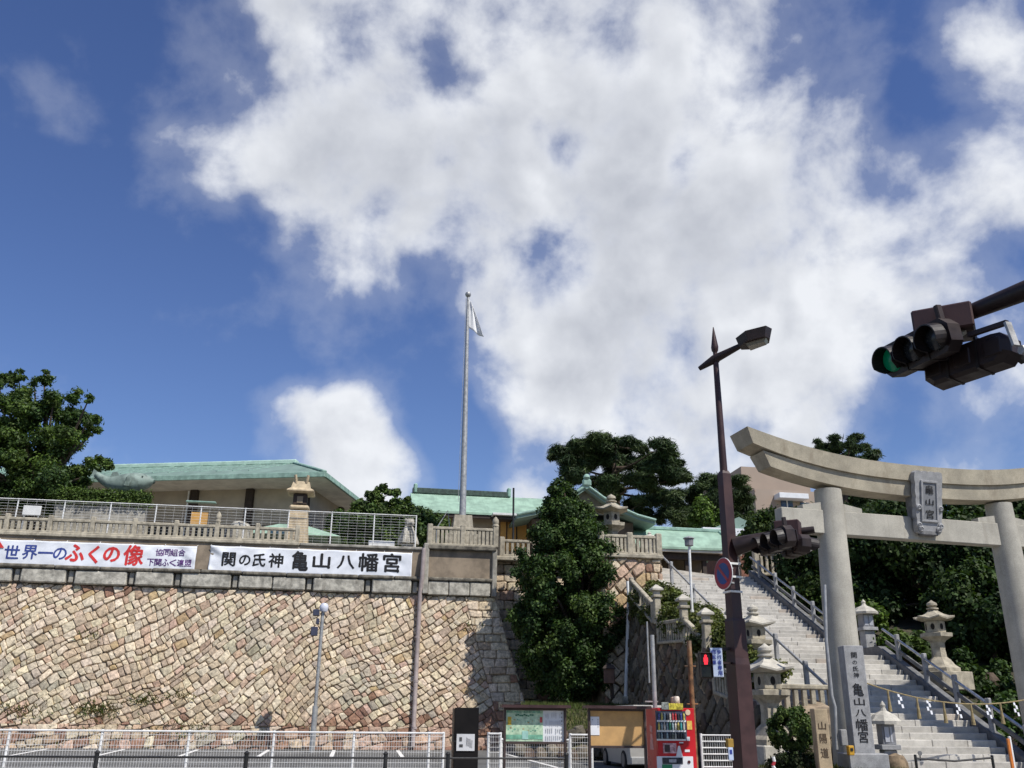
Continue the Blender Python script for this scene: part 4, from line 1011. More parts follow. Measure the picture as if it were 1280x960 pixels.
cols_ = [(.5, .05, .05), (.05, .25, .12), (.55, .5, .42), (.06, .30, .30), (.5, .42, .1), (.04, .04, .05), (.42, .05, .06), (.08, .10, .30), (.25, .33, .36)]
for r_, (py0, py1) in enumerate(((891, 900), (903, 912.5), (915.5, 923.5))):
    for k in range(10):
        c_ = rv.choice(cols_[:] if r_ == 0 else (cols_[1:5]+[cols_[8]] if r_ == 1 else [cols_[5], cols_[8], (.12, .14, .12), (.3, .3, .26)]))
        xx = 822+k*3.45; a = vp_(xx, py1); b = vp_(xx+2.4, py0)
        MB().lathe([(.022, 0), (.022, (b.z-a.z)*.72), (.012, (b.z-a.z)*.86), (.012, b.z-a.z)], 8, ((a.x+b.x)/2, yv-.03, a.z)).build('drink_sample', mat('drink_%d' % cols_.index(c_) if c_ in cols_ else 'drink_x%d' % k, c_, .35, .3, 30, 0), vm)
    vbox(821, py1+.3, 857, py1+2.2, M_VWH, 'button_strip', .012, .02)
vbox(859, 901, 864.5, 912, mat('price_yellow', (.70, .45, .10), .5, .1, 20, 0), 'price_card', .003); vbox(858.5, 921, 862, 926, M_VWH, 'bill_slot', .003); vbox(829, 929, 845, 941.5, mat('poster_pink', (.58, .22, .25), .5, .4, 12, 0, c2=(.7, .6, .6)), 'poster', .003)
vbox(831, 931, 837, 940, mat('poster_dark', (.05, .03, .03), .5, .3, 15, 0), 'poster_figure', .012, .006)
vbox(822, 945.5, 866, 975, M_VWH, 'lower_front', .004); vbox(828, 947, 853, 955, mat('outlet_dark', (.03, .035, .05), .3, .2, 5, 0), 'outlet_flap', .012); vbox(828, 955.6, 840, 970, mat('recycle_green', (.02, .22, .09), .5, .1, 5, 0), 'green_panel', .012)
vbox(836, 949, 845, 953, mat('outlet_label', (.35, .36, .38), .4, .2, 20, 0), 'outlet_label', .02, .006)
vbox(856, 937, 862, 940, M_VWH, 'small_label', .003); vbox(849, 927.5, 854, 929, M_VWH, 'small_label', .003); vbox(850, 929.5, 854, 930.5, M_INK, 'coin_slot', .003)
def disc(px, py, rr, m, nm, dy): MB().lathe([(rr, 0), (rr, .012)], 16, (0, 0, 0), 0, Matrix.Translation((vp_(px, py).x, yv-dy, vp_(px, py).z)) @ Matrix.Rotation(R(90), 4, 'X')).build(nm, m, vm)
disc(859.5, 890.5, .058, mat('sticker_cream', (.68, .52, .36), .5, .1, 8, 0), 'sticker', .004); disc(861, 952.5, .032, mat('lock_dark', (.08, .02, .02), .4, .1, 5, 0), 'coin_return', .012)
p_ = vp_(849, 940); MB().extr([(p_.x-.085, p_.z-.13), (p_.x+.085, p_.z-.13), (p_.x+.02, p_.z+.12), (p_.x-.02, p_.z+.12)], yv-.008, yv-.004).build('bottle_print', M_VWH, vm)
# faded print on the cabinet side (a pale bottle outline)
MB().add([(vx0-.004, VY+.22, .96), (vx0-.004, VY+.5, .96), (vx0-.004, VY+.42, 1.28), (vx0-.004, VY+.30, 1.28)], [(0, 1, 2, 3)]).build('side_print', mat('faded_print', (.62, .28, .27), .5, .2, 10, 0), vm)
MB().add([(vx0-.004, VY+.28, 1.3), (vx0-.004, VY+.46, 1.33), (vx0-.004, VY+.46, 1.46), (vx0-.004, VY+.28, 1.43)], [(0, 1, 2, 3)]).build('side_print', mat('faded_print', (.62, .28, .27)), vm)
bx_ = thing('drink_topper', 'grey and yellow display card on top of the vending machine', 'display card', (vx0+.3, VY, vt))
a = A(826, 892, VY-.02); b = A(852, 880.5, VY-.02); xm_ = A(834.5, 885, VY-.02).x
MB().box(((a.x+xm_)/2, VY-.09, vt+.02), (xm_-a.x, .03, .15), 0, .004).build('grey_part', mat('topper_grey', (.22, .24, .22), .5, .35, 25, 0), bx_)
MB().box(((b.x+xm_)/2, VY-.09, vt+.01), (b.x-xm_, .034, .13), 0, .004).build('yellow_part', mat('topper_yellow', (.50, .42, .05), .5, .4, 22, 0), bx_)
can = thing('display_can', 'cream and orange can shaped display standing above the vending machine', 'display can', tuple(A(845, 882, VY)))
q = A(845.5, 881.5, VY+.02); MB().lathe([(.06, 0), (.075, .02), (.075, .13), (.06, .16)], 14, (q.x, q.y, vt-.0+.06)).build('can', mat('can_cream', (.70, .50, .38), .4, .25, 14, 0, c2=(.75, .72, .65)), can, smooth=True)
MB().box((q.x-.07, q.y+.03, vt+.13), (.07, .1, .16), 0, .02).build('handle_box', mat('can_shadow', (.35, .24, .18), .5, .2, 10, 0), can)

# small white van, nose in, behind the notice board
van = thing('parked_van', 'pale grey van parked behind the notice board', 'van', (9.15, 29.5, .2))
M_VAN = mat('van_paint', (.40, .385, .35), .4, .05, 2, 0); M_TYRE = mat('tyre', (.02, .02, .02), .85, .2, 8, .2)
vx, vy0, vy1 = 8.78, 28.0, 31.3
gz = LOTZ(29)
body = MB()
sec = [(-.70, .16), (.70, .16), (.73, .6), (.72, 1.02), (.62, 1.72), (.50, 1.83), (-.50, 1.83), (-.62, 1.72), (-.72, 1.02), (-.73, .6)]
ys = [(vy0, .94, 0), (vy0+.12, 1., 0), (vy1-.7, 1., 0), (vy1-.25, .98, -.05), (vy1, .9, -.3)]
for (yy, k, dz) in ys:
    for (x_, z_) in sec: body.v.append((vx+x_*k, yy, gz+ (z_*k + (1-k)*.9 if k < 1 else z_) + (dz if z_ > 1.1 else 0)))
n = len(sec)
for i in range(len(ys)-1):
    for j in range(n): body.f.append((i*n+j, i*n+(j+1) % n, (i+1)*n+(j+1) % n, (i+1)*n+j))
body.f += [tuple(range(n-1, -1, -1)), tuple(range(4*n, 5*n))]
body.build('body', M_VAN, van)
MB().add([(vx-.58, vy0-.01, gz+1.05), (vx+.58, vy0-.01, gz+1.05), (vx+.5, vy0+.02, gz+1.6), (vx-.5, vy0+.02, gz+1.6)], [(0, 1, 2, 3)]).build('rear_window', M_GLASS, van)
for y0_, y1_ in ((vy0+.3, vy0+1.4), (vy0+1.5, vy0+2.5)): MB().add([(vx-.732, y1_, gz+1.05), (vx-.732, y0_, gz+1.05), (vx-.645, y0_, gz+1.62), (vx-.645, y1_, gz+1.62)], [(0, 1, 2, 3)]).build('side_window', M_GLASS, van)
for yy in (vy0+.55, vy1-.6):
    for sx in (-1, 1):
        Mw = Matrix.Translation((vx+sx*.675, yy, gz+.27)) @ Matrix.Rotation(R(90), 4, 'Y')
        wl = MB().lathe([(.17, -.08), (.27, -.07), (.27, .07), (.17, .08)], 22, (0, 0, 0), 0, Mw).build('tyre', M_TYRE, van, smooth=True)
        MB().lathe([(.19, -.082), (.17, -.06), (.06, -.07), (.02, -.085)], 16, (0, 0, 0), 0, Mw).build('rim', mat('rim_grey', (.16, .16, .155), .5, .1, 4, 0), van, smooth=True)
MB().box((vx, vy0-.0, gz+.27), (1.36, .1, .22), 0, .03).build('bumper', mat('bumper_grey', (.3, .3, .29), .6, .1, 3, 0), van)
for sx in (-1, 1): MB().box((vx+sx*.62, vy0-.012, gz+.85), (.1, .03, .32), 0, .01).build('tail_light', mat('tail_red', (.35, .02, .02), .25, .1, 3, 0), van)

# ------------------------------------------------------------------ torii
TL, TR = Vector((12.05, 22.0, 0)), Vector((17.5, 22.6, 0)); tax = (TR-TL).normalized(); tn = Vector((tax.y, -tax.x, 0)); TC = (TL+TR)/2
TRZ = math.atan2(tax.y, tax.x)
to = thing('torii', 'large weathered granite torii gate in front of the stairs', 'torii', (TC.x, TC.y, .3))
def column(foot, topp): 
    k = 12; b = MB(); b.tube([tuple(foot.lerp(topp, i/k)) for i in range(k+1)], [.455 - .105*i/k for i in range(k+1)], 32); return b.build('column', M_TORIIC, to, smooth=True)
for P0, sgn in ((TL, -1), (TR, 1)):
    column(P0 + tax*sgn*.16 + Vector((0, 0, .3)), P0 + Vector((0, 0, 7.35)))
    MB().lathe([(.7, 0), (.7, .18), (.55, .3)], 24, tuple(P0+tax*sgn*.16+Vector((0, 0, .2)))).build('column_foot', M_TORIIC, to, smooth=True)
HL = (TC - Vector((9.6, 21.75, 0))).length
def sweep(zb, ht, half, thick, taper, nm, m, cut):
    """curved beam: rises towards both ends; section slightly wider on top"""
    b = MB(); N = 28
    for i in range(N+1):
        u = -1+2*i/N; s_ = u*half; rise = .68*abs(u)**2.6*(half/HL)**2.6
        for (yy, zz, lean) in ((-thick/2, 0, 0), (thick/2, 0, 0), (thick/2+taper, ht, cut), (-thick/2-taper, ht, cut)):
            e = lean*abs(u)**8*(1 if u > 0 else -1)
            p = TC + tax*(s_+e) + tn*(-yy) + Vector((0, 0, zb+zz+rise*(1.0))); b.v.append(tuple(p))
    for i in range(N):
        for j in range(4): b.f.append((i*4+j, (i+1)*4+j, (i+1)*4+(j+1) % 4, i*4+(j+1) % 4))
    b.f += [(0, 1, 2, 3), (N*4+3, N*4+2, N*4+1, N*4)]
    return b.build(nm, m, to)
sweep(7.30, .40, HL-.62, .62, .04, 'shimaki_beam', M_TORII, .20)
sweep(7.705, .42, HL-.10, .84, .05, 'kasagi_beam', M_TORII, .16)
nb_ = MB().bar(TC - tax*(TC-Vector((10.5, 21.83, 0))).length + Vector((0, 0, 6.46)), TC + tax*(TC-Vector((10.5, 21.83, 0))).length + Vector((0, 0, 6.46)), .34, .62, .015); nb_.build('tie_beam', M_TORIIC, to)
for P0 in (TL, TR):
    for sgn in (-1, 1):
        q = P0 + tax*sgn*.56 + Vector((0, 0, 6.87))
        Mw = Matrix.Translation(q) @ Matrix.Rotation(TRZ, 4, 'Z')
        MB().extr([(-.33, -.09), (.33, -.09), (.33, .02 if sgn > 0 else .13), (-.33, .13 if sgn > 0 else .02)], -.13, .13, Mw).build('wedge', M_TORIIC, to)
MB().box(tuple(TC+Vector((0, 0, 7.04))), (.34, .3, .55), TRZ, .01).build('centre_strut', M_TORIIC, to)
# name plaque, leaning forward
pqt = A(1160, 628, 21.85); tl_ = R(-9)
pl = thing('torii_plaque', 'grey carved stone name plaque leaning from the torii', 'plaque', tuple(pqt))
Mpl = Matrix.Translation(pqt) @ Matrix.Rotation(TRZ, 4, 'Z') @ Matrix.Rotation(R(10), 4, 'X')
PW, PH = .86, 1.62
prof_ = []
def wavy(x0, z0, x1, z1, n, amp, ox, oz):
    out = []
    for i in range(n):
        f = i/n; out.append((x0+(x1-x0)*f+ox*amp*abs(math.sin(f*n*math.pi/3)), z0+(z1-z0)*f+oz*amp*abs(math.sin(f*n*math.pi/3))))
    return out
a_, b_ = PW/2, PH/2
outl = wavy(-a_*.84, -b_, a_*.84, -b_, 12, .04, 0, -1) + wavy(a_*.86, -b_+.02, a_, b_-.03, 15, .025, 1, 0) + wavy(a_, b_, -a_, b_, 12, .03, 0, 1) + wavy(-a_, b_-.03, -a_*.86, -b_+.02, 15, .025, -1, 0)
MB().extr(outl, -.04, .12, Mpl).build('carved_border', M_GRANG, pl)
def frame_rect(x0, x1, z0, z1, f, y0, y1, M, m, nm, par):
    for (cx, cz, sx, szz) in (((x0+x1)/2, z0, x1-x0+f, f), ((x0+x1)/2, z1, x1-x0+f, f), (x0, (z0+z1)/2, f, z1-z0-f), (x1, (z0+z1)/2, f, z1-z0-f)):
        MB().box((cx, (y0+y1)/2, cz), (sx, y1-y0, szz), 0, .008, M).build(nm, m, par)
frame_rect(-.24, .24, -.50, .55, .06, -.085, -.035, Mpl, M_GRANG, 'inner_frame', pl)
MB().box((0, -.045, .025), (.44, .02, 1.0), 0, 0, Mpl).build('tablet', mat('plaque_dark', (.22, .225, .235), .7, .1, 5, .1, speck=.3), pl)
for k, ch in enumerate('龜山宮'):
    q = Mpl @ Vector((0, -.068, .34-k*.33)); glyph(ch, tuple(q), .25, .24 if k != 1 else .17, M_INK, pl, rz=TRZ, bold=.012, tilt=R(10))
for sx in (-1, 1):
    for zz in (-.62, -.15, -.72):
        MB().lathe([(.085, 0), (.085, .03), (.05, .055), (.03, .03), (.01, .05)], 12, (0, 0, 0), 0, Mpl @ Matrix.Translation((sx*(.34-.06*(zz < -.7)), -.04, zz)) @ Matrix.Rotation(R(90), 4, 'X')).build('scroll', M_GRANG, pl, smooth=True)
MB().box(tuple(pqt+Vector((0, .22, -.62))), (.5, .25, .5), TRZ, .02).build('support_block', M_GRAND, pl)
MB().box(tuple(pqt+Vector((-.38, .22, .0))), (.08, .3, .9), TRZ, .02).build('side_stay', M_GRAND, pl)
# straw rope with tassels and paper streamers
M_STRAW = mat('straw', (.30, .235, .12), .9, .2, 12, .4, 60); M_PAPER = mat('paper_white', (.80, .81, .84), .7, .03, 4, 0)
rope = thing('straw_rope', 'thin straw rope hung between the torii columns', 'rope', (TC.x, TC.y, 2.1))
ra, rb2 = Vector((TL.x+.35, TL.y-.2, 2.46)), Vector((TR.x-.25, TR.y-.15, 2.16))
rp_ = lambda f: ra.lerp(rb2, f) + Vector((0, 0, -.55*4*f*(1-f)*.5))
MB().tube([tuple(rp_(i/24)) for i in range(25)], .016, 6).build('strand', M_STRAW, rope)
def rope_f(px): 
    return min(range(0, 101), key=lambda i: abs(proj_x(rp_(i/100))-px))/100
def proj_x(p):
    v = p-Vector((0, 0, CAMH)); return 640+FPX*v.dot(C_R)/v.dot(C_F)
for px in (1110, 1145, 1180, 1214, 1250):
    p = rp_(rope_f(px)); MB().lathe([(.02, 0), (.028, -.05), (.022, -.1), (.045, -.42), (.05, -.5)][::-1], 8, tuple(p)).build('tassel', M_STRAW, rope, smooth=True)
for k, px in enumerate((1123, 1158, 1196, 1233, 1267)):
    p = rp_(rope_f(px)); b = MB(); x_ = 0
    for i, (dx, dz) in enumerate(((0, 0), (.05, -.09), (-.02, -.17), (.06, -.26))):
        q = p + tax*dx + Vector((0, -.01*i, dz)); b.add([tuple(q+tax*-.028), tuple(q+tax*.028), tuple(q+tax*.045+Vector((0, 0, -.09))), tuple(q+tax*-.015+Vector((0, 0, -.09)))], [(0, 1, 2, 3)])
    o = b.build('paper_streamer', M_PAPER, rope); md = o.modifiers.new('t', 'SOLIDIFY'); md.thickness = .003

# ------------------------------------------------------------------ inscribed pillars
def pillar(name, label, pl_, pr_, ztop, y, z0, depth, m, chars, base, top_slant=0., rz=R(-8), ink=M_INK, bold=.01):
    t = thing(name, label, 'stone pillar', ((pl_+pr_)/2, y, z0)); w_ = pr_-pl_; cx = (pl_+pr_)/2
    Mx = Matrix.Translation((cx, y, 0)) @ Matrix.Rotation(rz, 4, 'Z')
    MB().box((0, depth/2, (z0+ztop)/2), (w_, depth, ztop-z0), 0, .012, Mx).build('shaft', m, t)
    if base: MB().box((0, depth/2, z0-.12), (w_+base, depth+base, .5), 0, .02, Mx).build('base', m, t)
    for ch, z, wd, ht in chars:
        glyph(ch, tuple(Mx @ Vector((0, -.006, z))), wd, ht, ink, t, rz=rz, bold=bold)
    return t
py_ = 20.2
xl, xr = A(1059.5, 850, py_).x, A(1082.5, 850, py_).x
zt_ = A(1070, 807, py_).z
zz = lambda py: A(1072, py, py_).z
pillar('shrine_name_pillar', 'tall grey granite pillar carved with black shrine name before the torii column', xl, xr, zt_, py_, .78, .40, M_GRANG,
       [('関', zz(819), .13, .13), ('の', zz(828), .10, .08), ('氏', zz(836), .12, .11), ('神', zz(844), .12, .12), ('亀', zz(862), .24, .28), ('山', zz(877), .24, .16), ('八', zz(891), .24, .15), ('幡', zz(906), .27, .25), ('宮', zz(921), .22, .25)], .42, rz=R(-10))
py2 = 19.6; xl, xr = A(1019, 900, py2).x, A(1034.5, 900, py2).x
M_TANS = mat('tan_marker_stone', (.46, .36, .23), .85, .12, 5, .4, 50, speck=.3, stain=.2)
z2 = lambda py: A(1027, py, py2).z
pillar('road_marker_pillar', 'short tan stone marker post with carved characters beside the round bush', xl, xr, z2(886), py2, .45, .30, M_TANS, [('山', z2(907), .17, .16), ('陽', z2(923), .16, .19), ('道', z2(941), .17, .20)], .3, rz=R(-10), ink=mat('carved_brown', (.09, .06, .035), .9, .2, 5, 0))

# ------------------------------------------------------------------ stone lanterns
def lantern(p, h, label, style, m=M_GRAN, mr=None, rot=0., base_h=.0, base_w=1.):
    """h: total height above its podium; widths follow"""
    p = Vector(p); t = thing('stone_lantern', label, 'stone lantern', p, group='stone lanterns'); mr = mr or m
    n = {'hex': 6, 'sq': 4, 'oct': 8}[style]; k = h; z = p.z; a0_ = R(45)+rot if n == 4 else rot
    if base_h:
        nb2 = max(1, int(base_h/.3)); 
        for i in range(nb2):
            wq = base_w*(1.25-.25*i/max(1, nb2-1) if nb2 > 1 else 1)
            MB().box((p.x, p.y, z+base_h/nb2*(i+.5)), (wq, wq, base_h/nb2-.006), rot, .02).build('podium_stone', m, t)
        z += base_h
    L_ = lambda pr, nm, mm, z0, nn=n, sm=False: MB().lathe([(r*k, zz*k) for r, zz in pr], nn, (p.x, p.y, z0), a0_).build(nm, mm, t, smooth=sm)
    L_([(.26, 0), (.26, .05), (.20, .09), (.15, .16), (.105, .20)], 'foot', m, z)
    L_([(.105, .20), (.095, .30), (.10, .40), (.13, .43)], 'shaft', m, z)
    L_([(.13, .43), (.22, .48), (.225, .53), (.2, .535)], 'platform', m, z)
    fb = L_([(.13, .535), (.14, .545), (.14, .69), (.13, .70)], 'fire_box', m, z)
    for i in range(n):
        a = a0_ + (i+.5)*2*math.pi/n; rr = .14*k*math.cos(math.pi/n)
        Mx = Matrix.Translation((p.x+rr*math.cos(a), p.y+rr*math.sin(a), z+.62*k)) @ Matrix.Rotation(a+R(90), 4, 'Z')
        MB().lathe([(.036*k, -.004), (.036*k, .006)], 12, (0, 0, 0), 0, Mx @ Matrix.Rotation(R(90), 4, 'X') @ Matrix.Diagonal((.8, 1.25, 1, 1))).build('opening', mat('lantern_hollow', (.02, .018, .016), .95, .1, 3, 0), fb)
    rb = MB(); prf = [(.15, .70), (.285, .715), (.29, .735), (.215, .765), (.14, .80), (.08, .84), (.065, .86)]
    for (r, zz_) in prf:
        for j in range(n*2):
            a = a0_ + math.pi*j/n; cor = (j % 2 == 0); rr = r*(1.0 if cor else math.cos(math.pi/n)*.97); lift = .035*(r/.29)**4 if cor else 0
            rb.v.append((p.x+rr*k*math.cos(a), p.y+rr*k*math.sin(a), z+(zz_+lift)*k))
    for i in range(len(prf)-1):
        for j in range(2*n): rb.f.append((i*2*n+j, i*2*n+(j+1) % (2*n), (i+1)*2*n+(j+1) % (2*n), (i+1)*2*n+j))
    rb.f += [tuple(range(2*n-1, -1, -1)), tuple(range((len(prf)-1)*2*n, len(prf)*2*n))]
    rb.build('roof', mr, t)
    L_([(.05, .86), (.085, .87), (.085, .885), (.045, .895), (.075, .925), (.07, .955), (.03, .98), (.005, 1.0)], 'jewel', mr, z, 12, True)
    return t
lantern((10.35, 23.0, 1.0), 2.45, 'big pale stone lantern on stepped blocks right behind the brown post', 'sq', M_GRAN, M_GRANL, R(8), 0, 1)
MB().box((10.3, 23.0, .62), (1.05, 1.05, .76), R(8), .03).build('podium_stone', M_GRANL, bpy.data.objects['stone_lantern'])
MB().box((10.3, 23.0, .2), (1.3, 1.3, .2), R(8), .03).build('podium_stone', M_GRANL, bpy.data.objects['stone_lantern'])
lantern((11.55, 26.3, 2.6), 2.25, 'stone lantern with cup shaped tip higher up behind the first one', 'sq', M_GRAN, M_GRANL, R(10))
lantern((18.05, 27.2, 2.5), 2.2, 'grey hexagonal lantern on pale blocks right of the stair rail', 'hex', M_GRAN, M_GRAN, R(12), .55, 1.25)
lantern((10.75, 38.9, 8.2), 2.9, 'tall weathered lantern with upturned roof tip beside the gable', 'hex', M_GRAN, M_GRAN, R(15))
def box_lantern(p, h, w_, label, m=M_GRANG, rz=0.):
    p = Vector(p); t = thing('box_lantern', label, 'lantern', p, group='square box lanterns'); x, y, z = p
    MB().box((x, y, z+h*.22), (w_*.62, w_*.62, h*.44), rz, .02).build('pedestal', m, t)
    MB().box((x, y, z+h*.47), (w_*.9, w_*.9, h*.06), rz, .01).build('shelf', m, t)
    MB().box((x, y, z+h*.62), (w_*.62, w_*.62, h*.24), rz, .01).build('lamp_box', mat('lamp_box_grey', (.22, .22, .23), .6, .15, 4, .1), t)
    for s_ in (-1, 1):
        MB().box((x+s_*w_*.14, y-w_*.32, z+h*.62), (w_*.22, .01, h*.18), 0).build('pane', mat('lamp_pane', (.38, .39, .42), .35, .05, 3, 0), t)
    MB().lathe([(w_*.3, 0), (w_*.72, .0), (w_*.74, h*.04), (w_*.5, h*.11), (w_*.16, h*.16), (w_*.1, h*.2), (w_*.13, h*.23), (.01, h*.28)], 8, (x, y, z+h*.74), R(22.5)+rz).build('cap', M_GRANL, t)
    return t
box_lantern((17.3, 30.0, 3.7), 1.85, .62, 'box lantern at the stair landing right of the torii column')
box_lantern((12.28, 21.0, .15), 1.85, .50, 'low box lantern between the name pillar and the lower steps', rz=R(-8))
box_lantern((12.15, 29.2, 3.55), 1.75, .42, 'dark box lantern half hidden behind the brown post')
q = A(918, 706, 39.4); box_lantern((q.x, 39.4, 7.6), 1.35, .5, 'pale box lantern at the head of the stairs')
q = A(812, 672, 40); box_lantern((q.x, 40, 8.3), 1.35, .75, 'lantern cap just above the sunlit balustrade')
# terrace lantern with plank roof
tq = A(371, 675, 41.9); lt = thing('terrace_lantern', 'sandy stone lantern with plank roof behind the white mesh fence', 'stone lantern', (tq.x, 41.9, 8.6))
Ml = Matrix.Translation((tq.x, 41.9, 0)); zA = lambda py: A(370, py, 41.9).z
M_SAND = mat('sand_stone', (.52, .42, .28), .85, .15, 5, .3, 50, stain=.2)
MB().lathe([(.76, 8.5), (.66, 9.3), (.54, zA(640))], 4, (0, 0, 0), R(45), Ml).build('pedestal', M_SAND, lt)
MB().box((0, 0, zA(636)), (.88, .88, .2), 0, .07, Ml).build('platform', M_SAND, lt)
MB().box((0, 0, zA(625.5)), (.62, .62, zA(619)-zA(632)), 0, .02, Ml).build('fire_box', M_DWOOD, lt)
MB().box((0, -.32, zA(626)), (.26, .02, .3), 0, 0, Ml).build('opening', mat('lantern_glow', (.25, .2, .14), .8, .1, 3, 0), lt)
zr = zA(618); MB().lathe([(.74, 0), (.86, .05), (.86, .1), (.62, .22), (.52, .52), (.40, .56)], 4, (0, 0, zr), R(45), Ml).build('roof', M_SAND, lt)
for sx in (-1, 1):
    MB().tube([(tq.x+sx*.23, 41.55, zr+.45), (tq.x+sx*.29, 41.45, zr+.82)], .065, 8).build('knob', M_SAND, lt, smooth=True)
# small stone dog statue and boulder on the terrace
sd = thing('guardian_statue', 'small pale seated stone statue at the right end of the mesh fence', 'statue', tuple(A(511, 680, 41.9)))
sx_ = A(511, 660, 41.9).x
MB().lathe([(.42, 8.5), (.42, 9.0), (.36, 9.05)], 4, (sx_, 41.9, 0), R(45)).build('pedestal', M_CONCL, sd)
MB().lathe([(.50, 0), (.50, .1), (.40, .38), (.27, .66), (.19, .82), (.16, .9)], 12, (sx_, 41.9, 9.0), 0, None, .8).build('body', M_CONCL, sd, smooth=True)
MB().lathe([(.10, 0), (.2, .05), (.235, .16), (.2, .27), (.11, .34), (.03, .36)], 12, (sx_+.02, 41.78, 9.82)).build('head', M_CONCL, sd, smooth=True)
for s_ in (-1, 1):
    MB().tube([(sx_+s_*.2, 41.5, 9.0), (sx_+s_*.17, 41.55, 9.45), (sx_+s_*.12, 41.7, 9.75)], [.1, .09, .09], 8).build('leg', M_CONCL, sd, smooth=True)
    MB().lathe([(.07, 0), (.05, .08), (.01, .12)], 6, (sx_+s_*.16, 41.8, 10.08)).build('ear', M_CONCL, sd)
MB().tube([(sx_+.05, 41.6, 9.92), (sx_+.05, 41.5, 9.9)], [.1, .08], 8).build('muzzle', M_CONCL, sd, smooth=True)
bo = thing('boulder', 'rounded grey boulder behind the balustrade near the sandy lantern', 'boulder', tuple(A(300, 668, 42)))
q = A(300, 668, 42); bb = MB(); bb.lathe([(.5, -.9), (.46, .1), (.42, .35), (.30, .52), (.12, .6), (.01, .61)], 11, tuple(q)); 
bb.v = [(x+.05*math.sin(z*5+x*3), y, z+.04*math.sin(x*6)) for x, y, z in bb.v]; bb.build('rock', M_CONCL, bo, smooth=True)
MB().lathe([(.7, 8.4), (.62, q.z-.8)], 8, (q.x, 42, 0)).build('bed_stone', M_CONC, bo)

# thin white lamp on the planted slope
wl_ = thing('white_lamp_post', 'slim white lamp post standing in the shrubs beside the stairs', 'lamp post', tuple(A(865, 772, 30)))
q0, q1 = A(865.5, 772, 30), A(861.5, 683, 30)
MB().tube([tuple(q0+Vector((0, 0, -.4))), (q0.x*.5+q1.x*.5, 30, (q0.z+q1.z)/2), tuple(q1)], .045, 10).build('pole', M_WHITE, wl_, smooth=True)
MB().lathe([(.07, -.3), (.07, .25)], 10, tuple(q0)).build('pole_foot', M_WHITE, wl_)
MB().lathe([(.08, 0), (.15, .02), (.16, .24), (.10, .26)], 10, tuple(q1)).build('lamp_body', mat('lamp_box_grey', (.22, .22, .23)), wl_)
MB().lathe([(.2, 0), (.2, .03), (.02, .1)], 10, tuple(q1+Vector((0, 0, .26)))).build('lamp_cap', M_GALV, wl_)
# bits by the stairs
bs = thing('swing_barrier', 'low black swing barrier with a round tag at the foot of the stairs', 'barrier', tuple(A(1190, 958, 20.4)))
b0, b1_ = A(1144, 945, 20.4), A(1240, 946, 20.4)
for q in (b0, b1_): MB().tube([(q.x, 20.4, .1), (q.x, 20.4, q.z+.03)], .032, 8).build('post', M_BLACK, bs)
bm = (b0+b1_)/2; MB().tube([tuple(b0+Vector((0, 0, -.05))), tuple(bm+Vector((0, 0, -.10))), tuple(b1_+Vector((0, 0, -.02)))], .022, 8).build('bar', M_BLACK, bs)
MB().lathe([(.05, 0), (.05, .02)], 14, (0, 0, 0), 0, Matrix.Translation(tuple(A(1149.5, 941.5, 20.38))) @ Matrix.Rotation(R(90), 4, 'X')).build('round_tag', M_GRAND, bs)
MB().bar(A(1150, 944, 20.4), A(1150.5, 951, 20.4), .02, .02).build('tag_stem', M_BLACK, bs)
dl = thing('delineator_post', 'orange and white marker post at the right of the stairs', 'marker post', tuple(A(1263, 958, 20.6)))
q = A(1262, 937, 20.6)
MB().box((q.x, 20.6, .68), (.07, .05, 1.1), 0, .01).build('orange_face', mat('orange_paint', (.55, .17, .03), .5, .15, 4, 0), dl)
MB().box((q.x+.06, 20.62, .70), (.06, .06, 1.16), 0, .015).build('white_post', M_WHITE, dl)
yb = thing('yellow_box', 'small yellow box at the foot of the name pillar', 'box', tuple(A(1063, 940, 19.9)))
q = A(1063, 938, 19.9); MB().box((q.x, 19.9, q.z), (.13, .12, .2), 0, .015).build('box', mat('box_yellow', (.50, .27, .02), .5, .1, 5, .05), yb); MB().box((q.x, 19.83, q.z+.02), (.06, .01, .06)).build('label_plate', M_INK, yb)
rwp = thing('red_white_pole', 'short red and white striped pole below the round bush', 'marker pole', tuple(A(967, 957, 19)))
for k, (pa, pb_) in enumerate((((966.5, 946), (968, 952)), ((968, 952), (966, 957)), ((966, 957), (970, 964)))): MB().tube([tuple(A(*pa, 19)), tuple(A(*pb_, 19))], .035, 8).build('stripe', (M_WHITE, M_SRED, M_WHITE)[k], rwp)
cdp = thing('conduit_pipe', 'grey conduit pipe climbing the left torii column', 'conduit', tuple(A(1045, 935, 21.4)))
MB().tube([tuple(A(1031, 731, 21.55)), tuple(A(1033, 800, 21.5)), tuple(A(1040, 870, 21.45)), tuple(A(1044, 884, 21.4)), tuple(A(1046, 937, 21.35))], .035, 8).build('pipe', M_GALV, cdp, smooth=True)
MB().box(tuple(A(1054, 922, 21.3)), (.16, .12, .36), 0, .015).build('junction_box', M_GRANG, cdp)
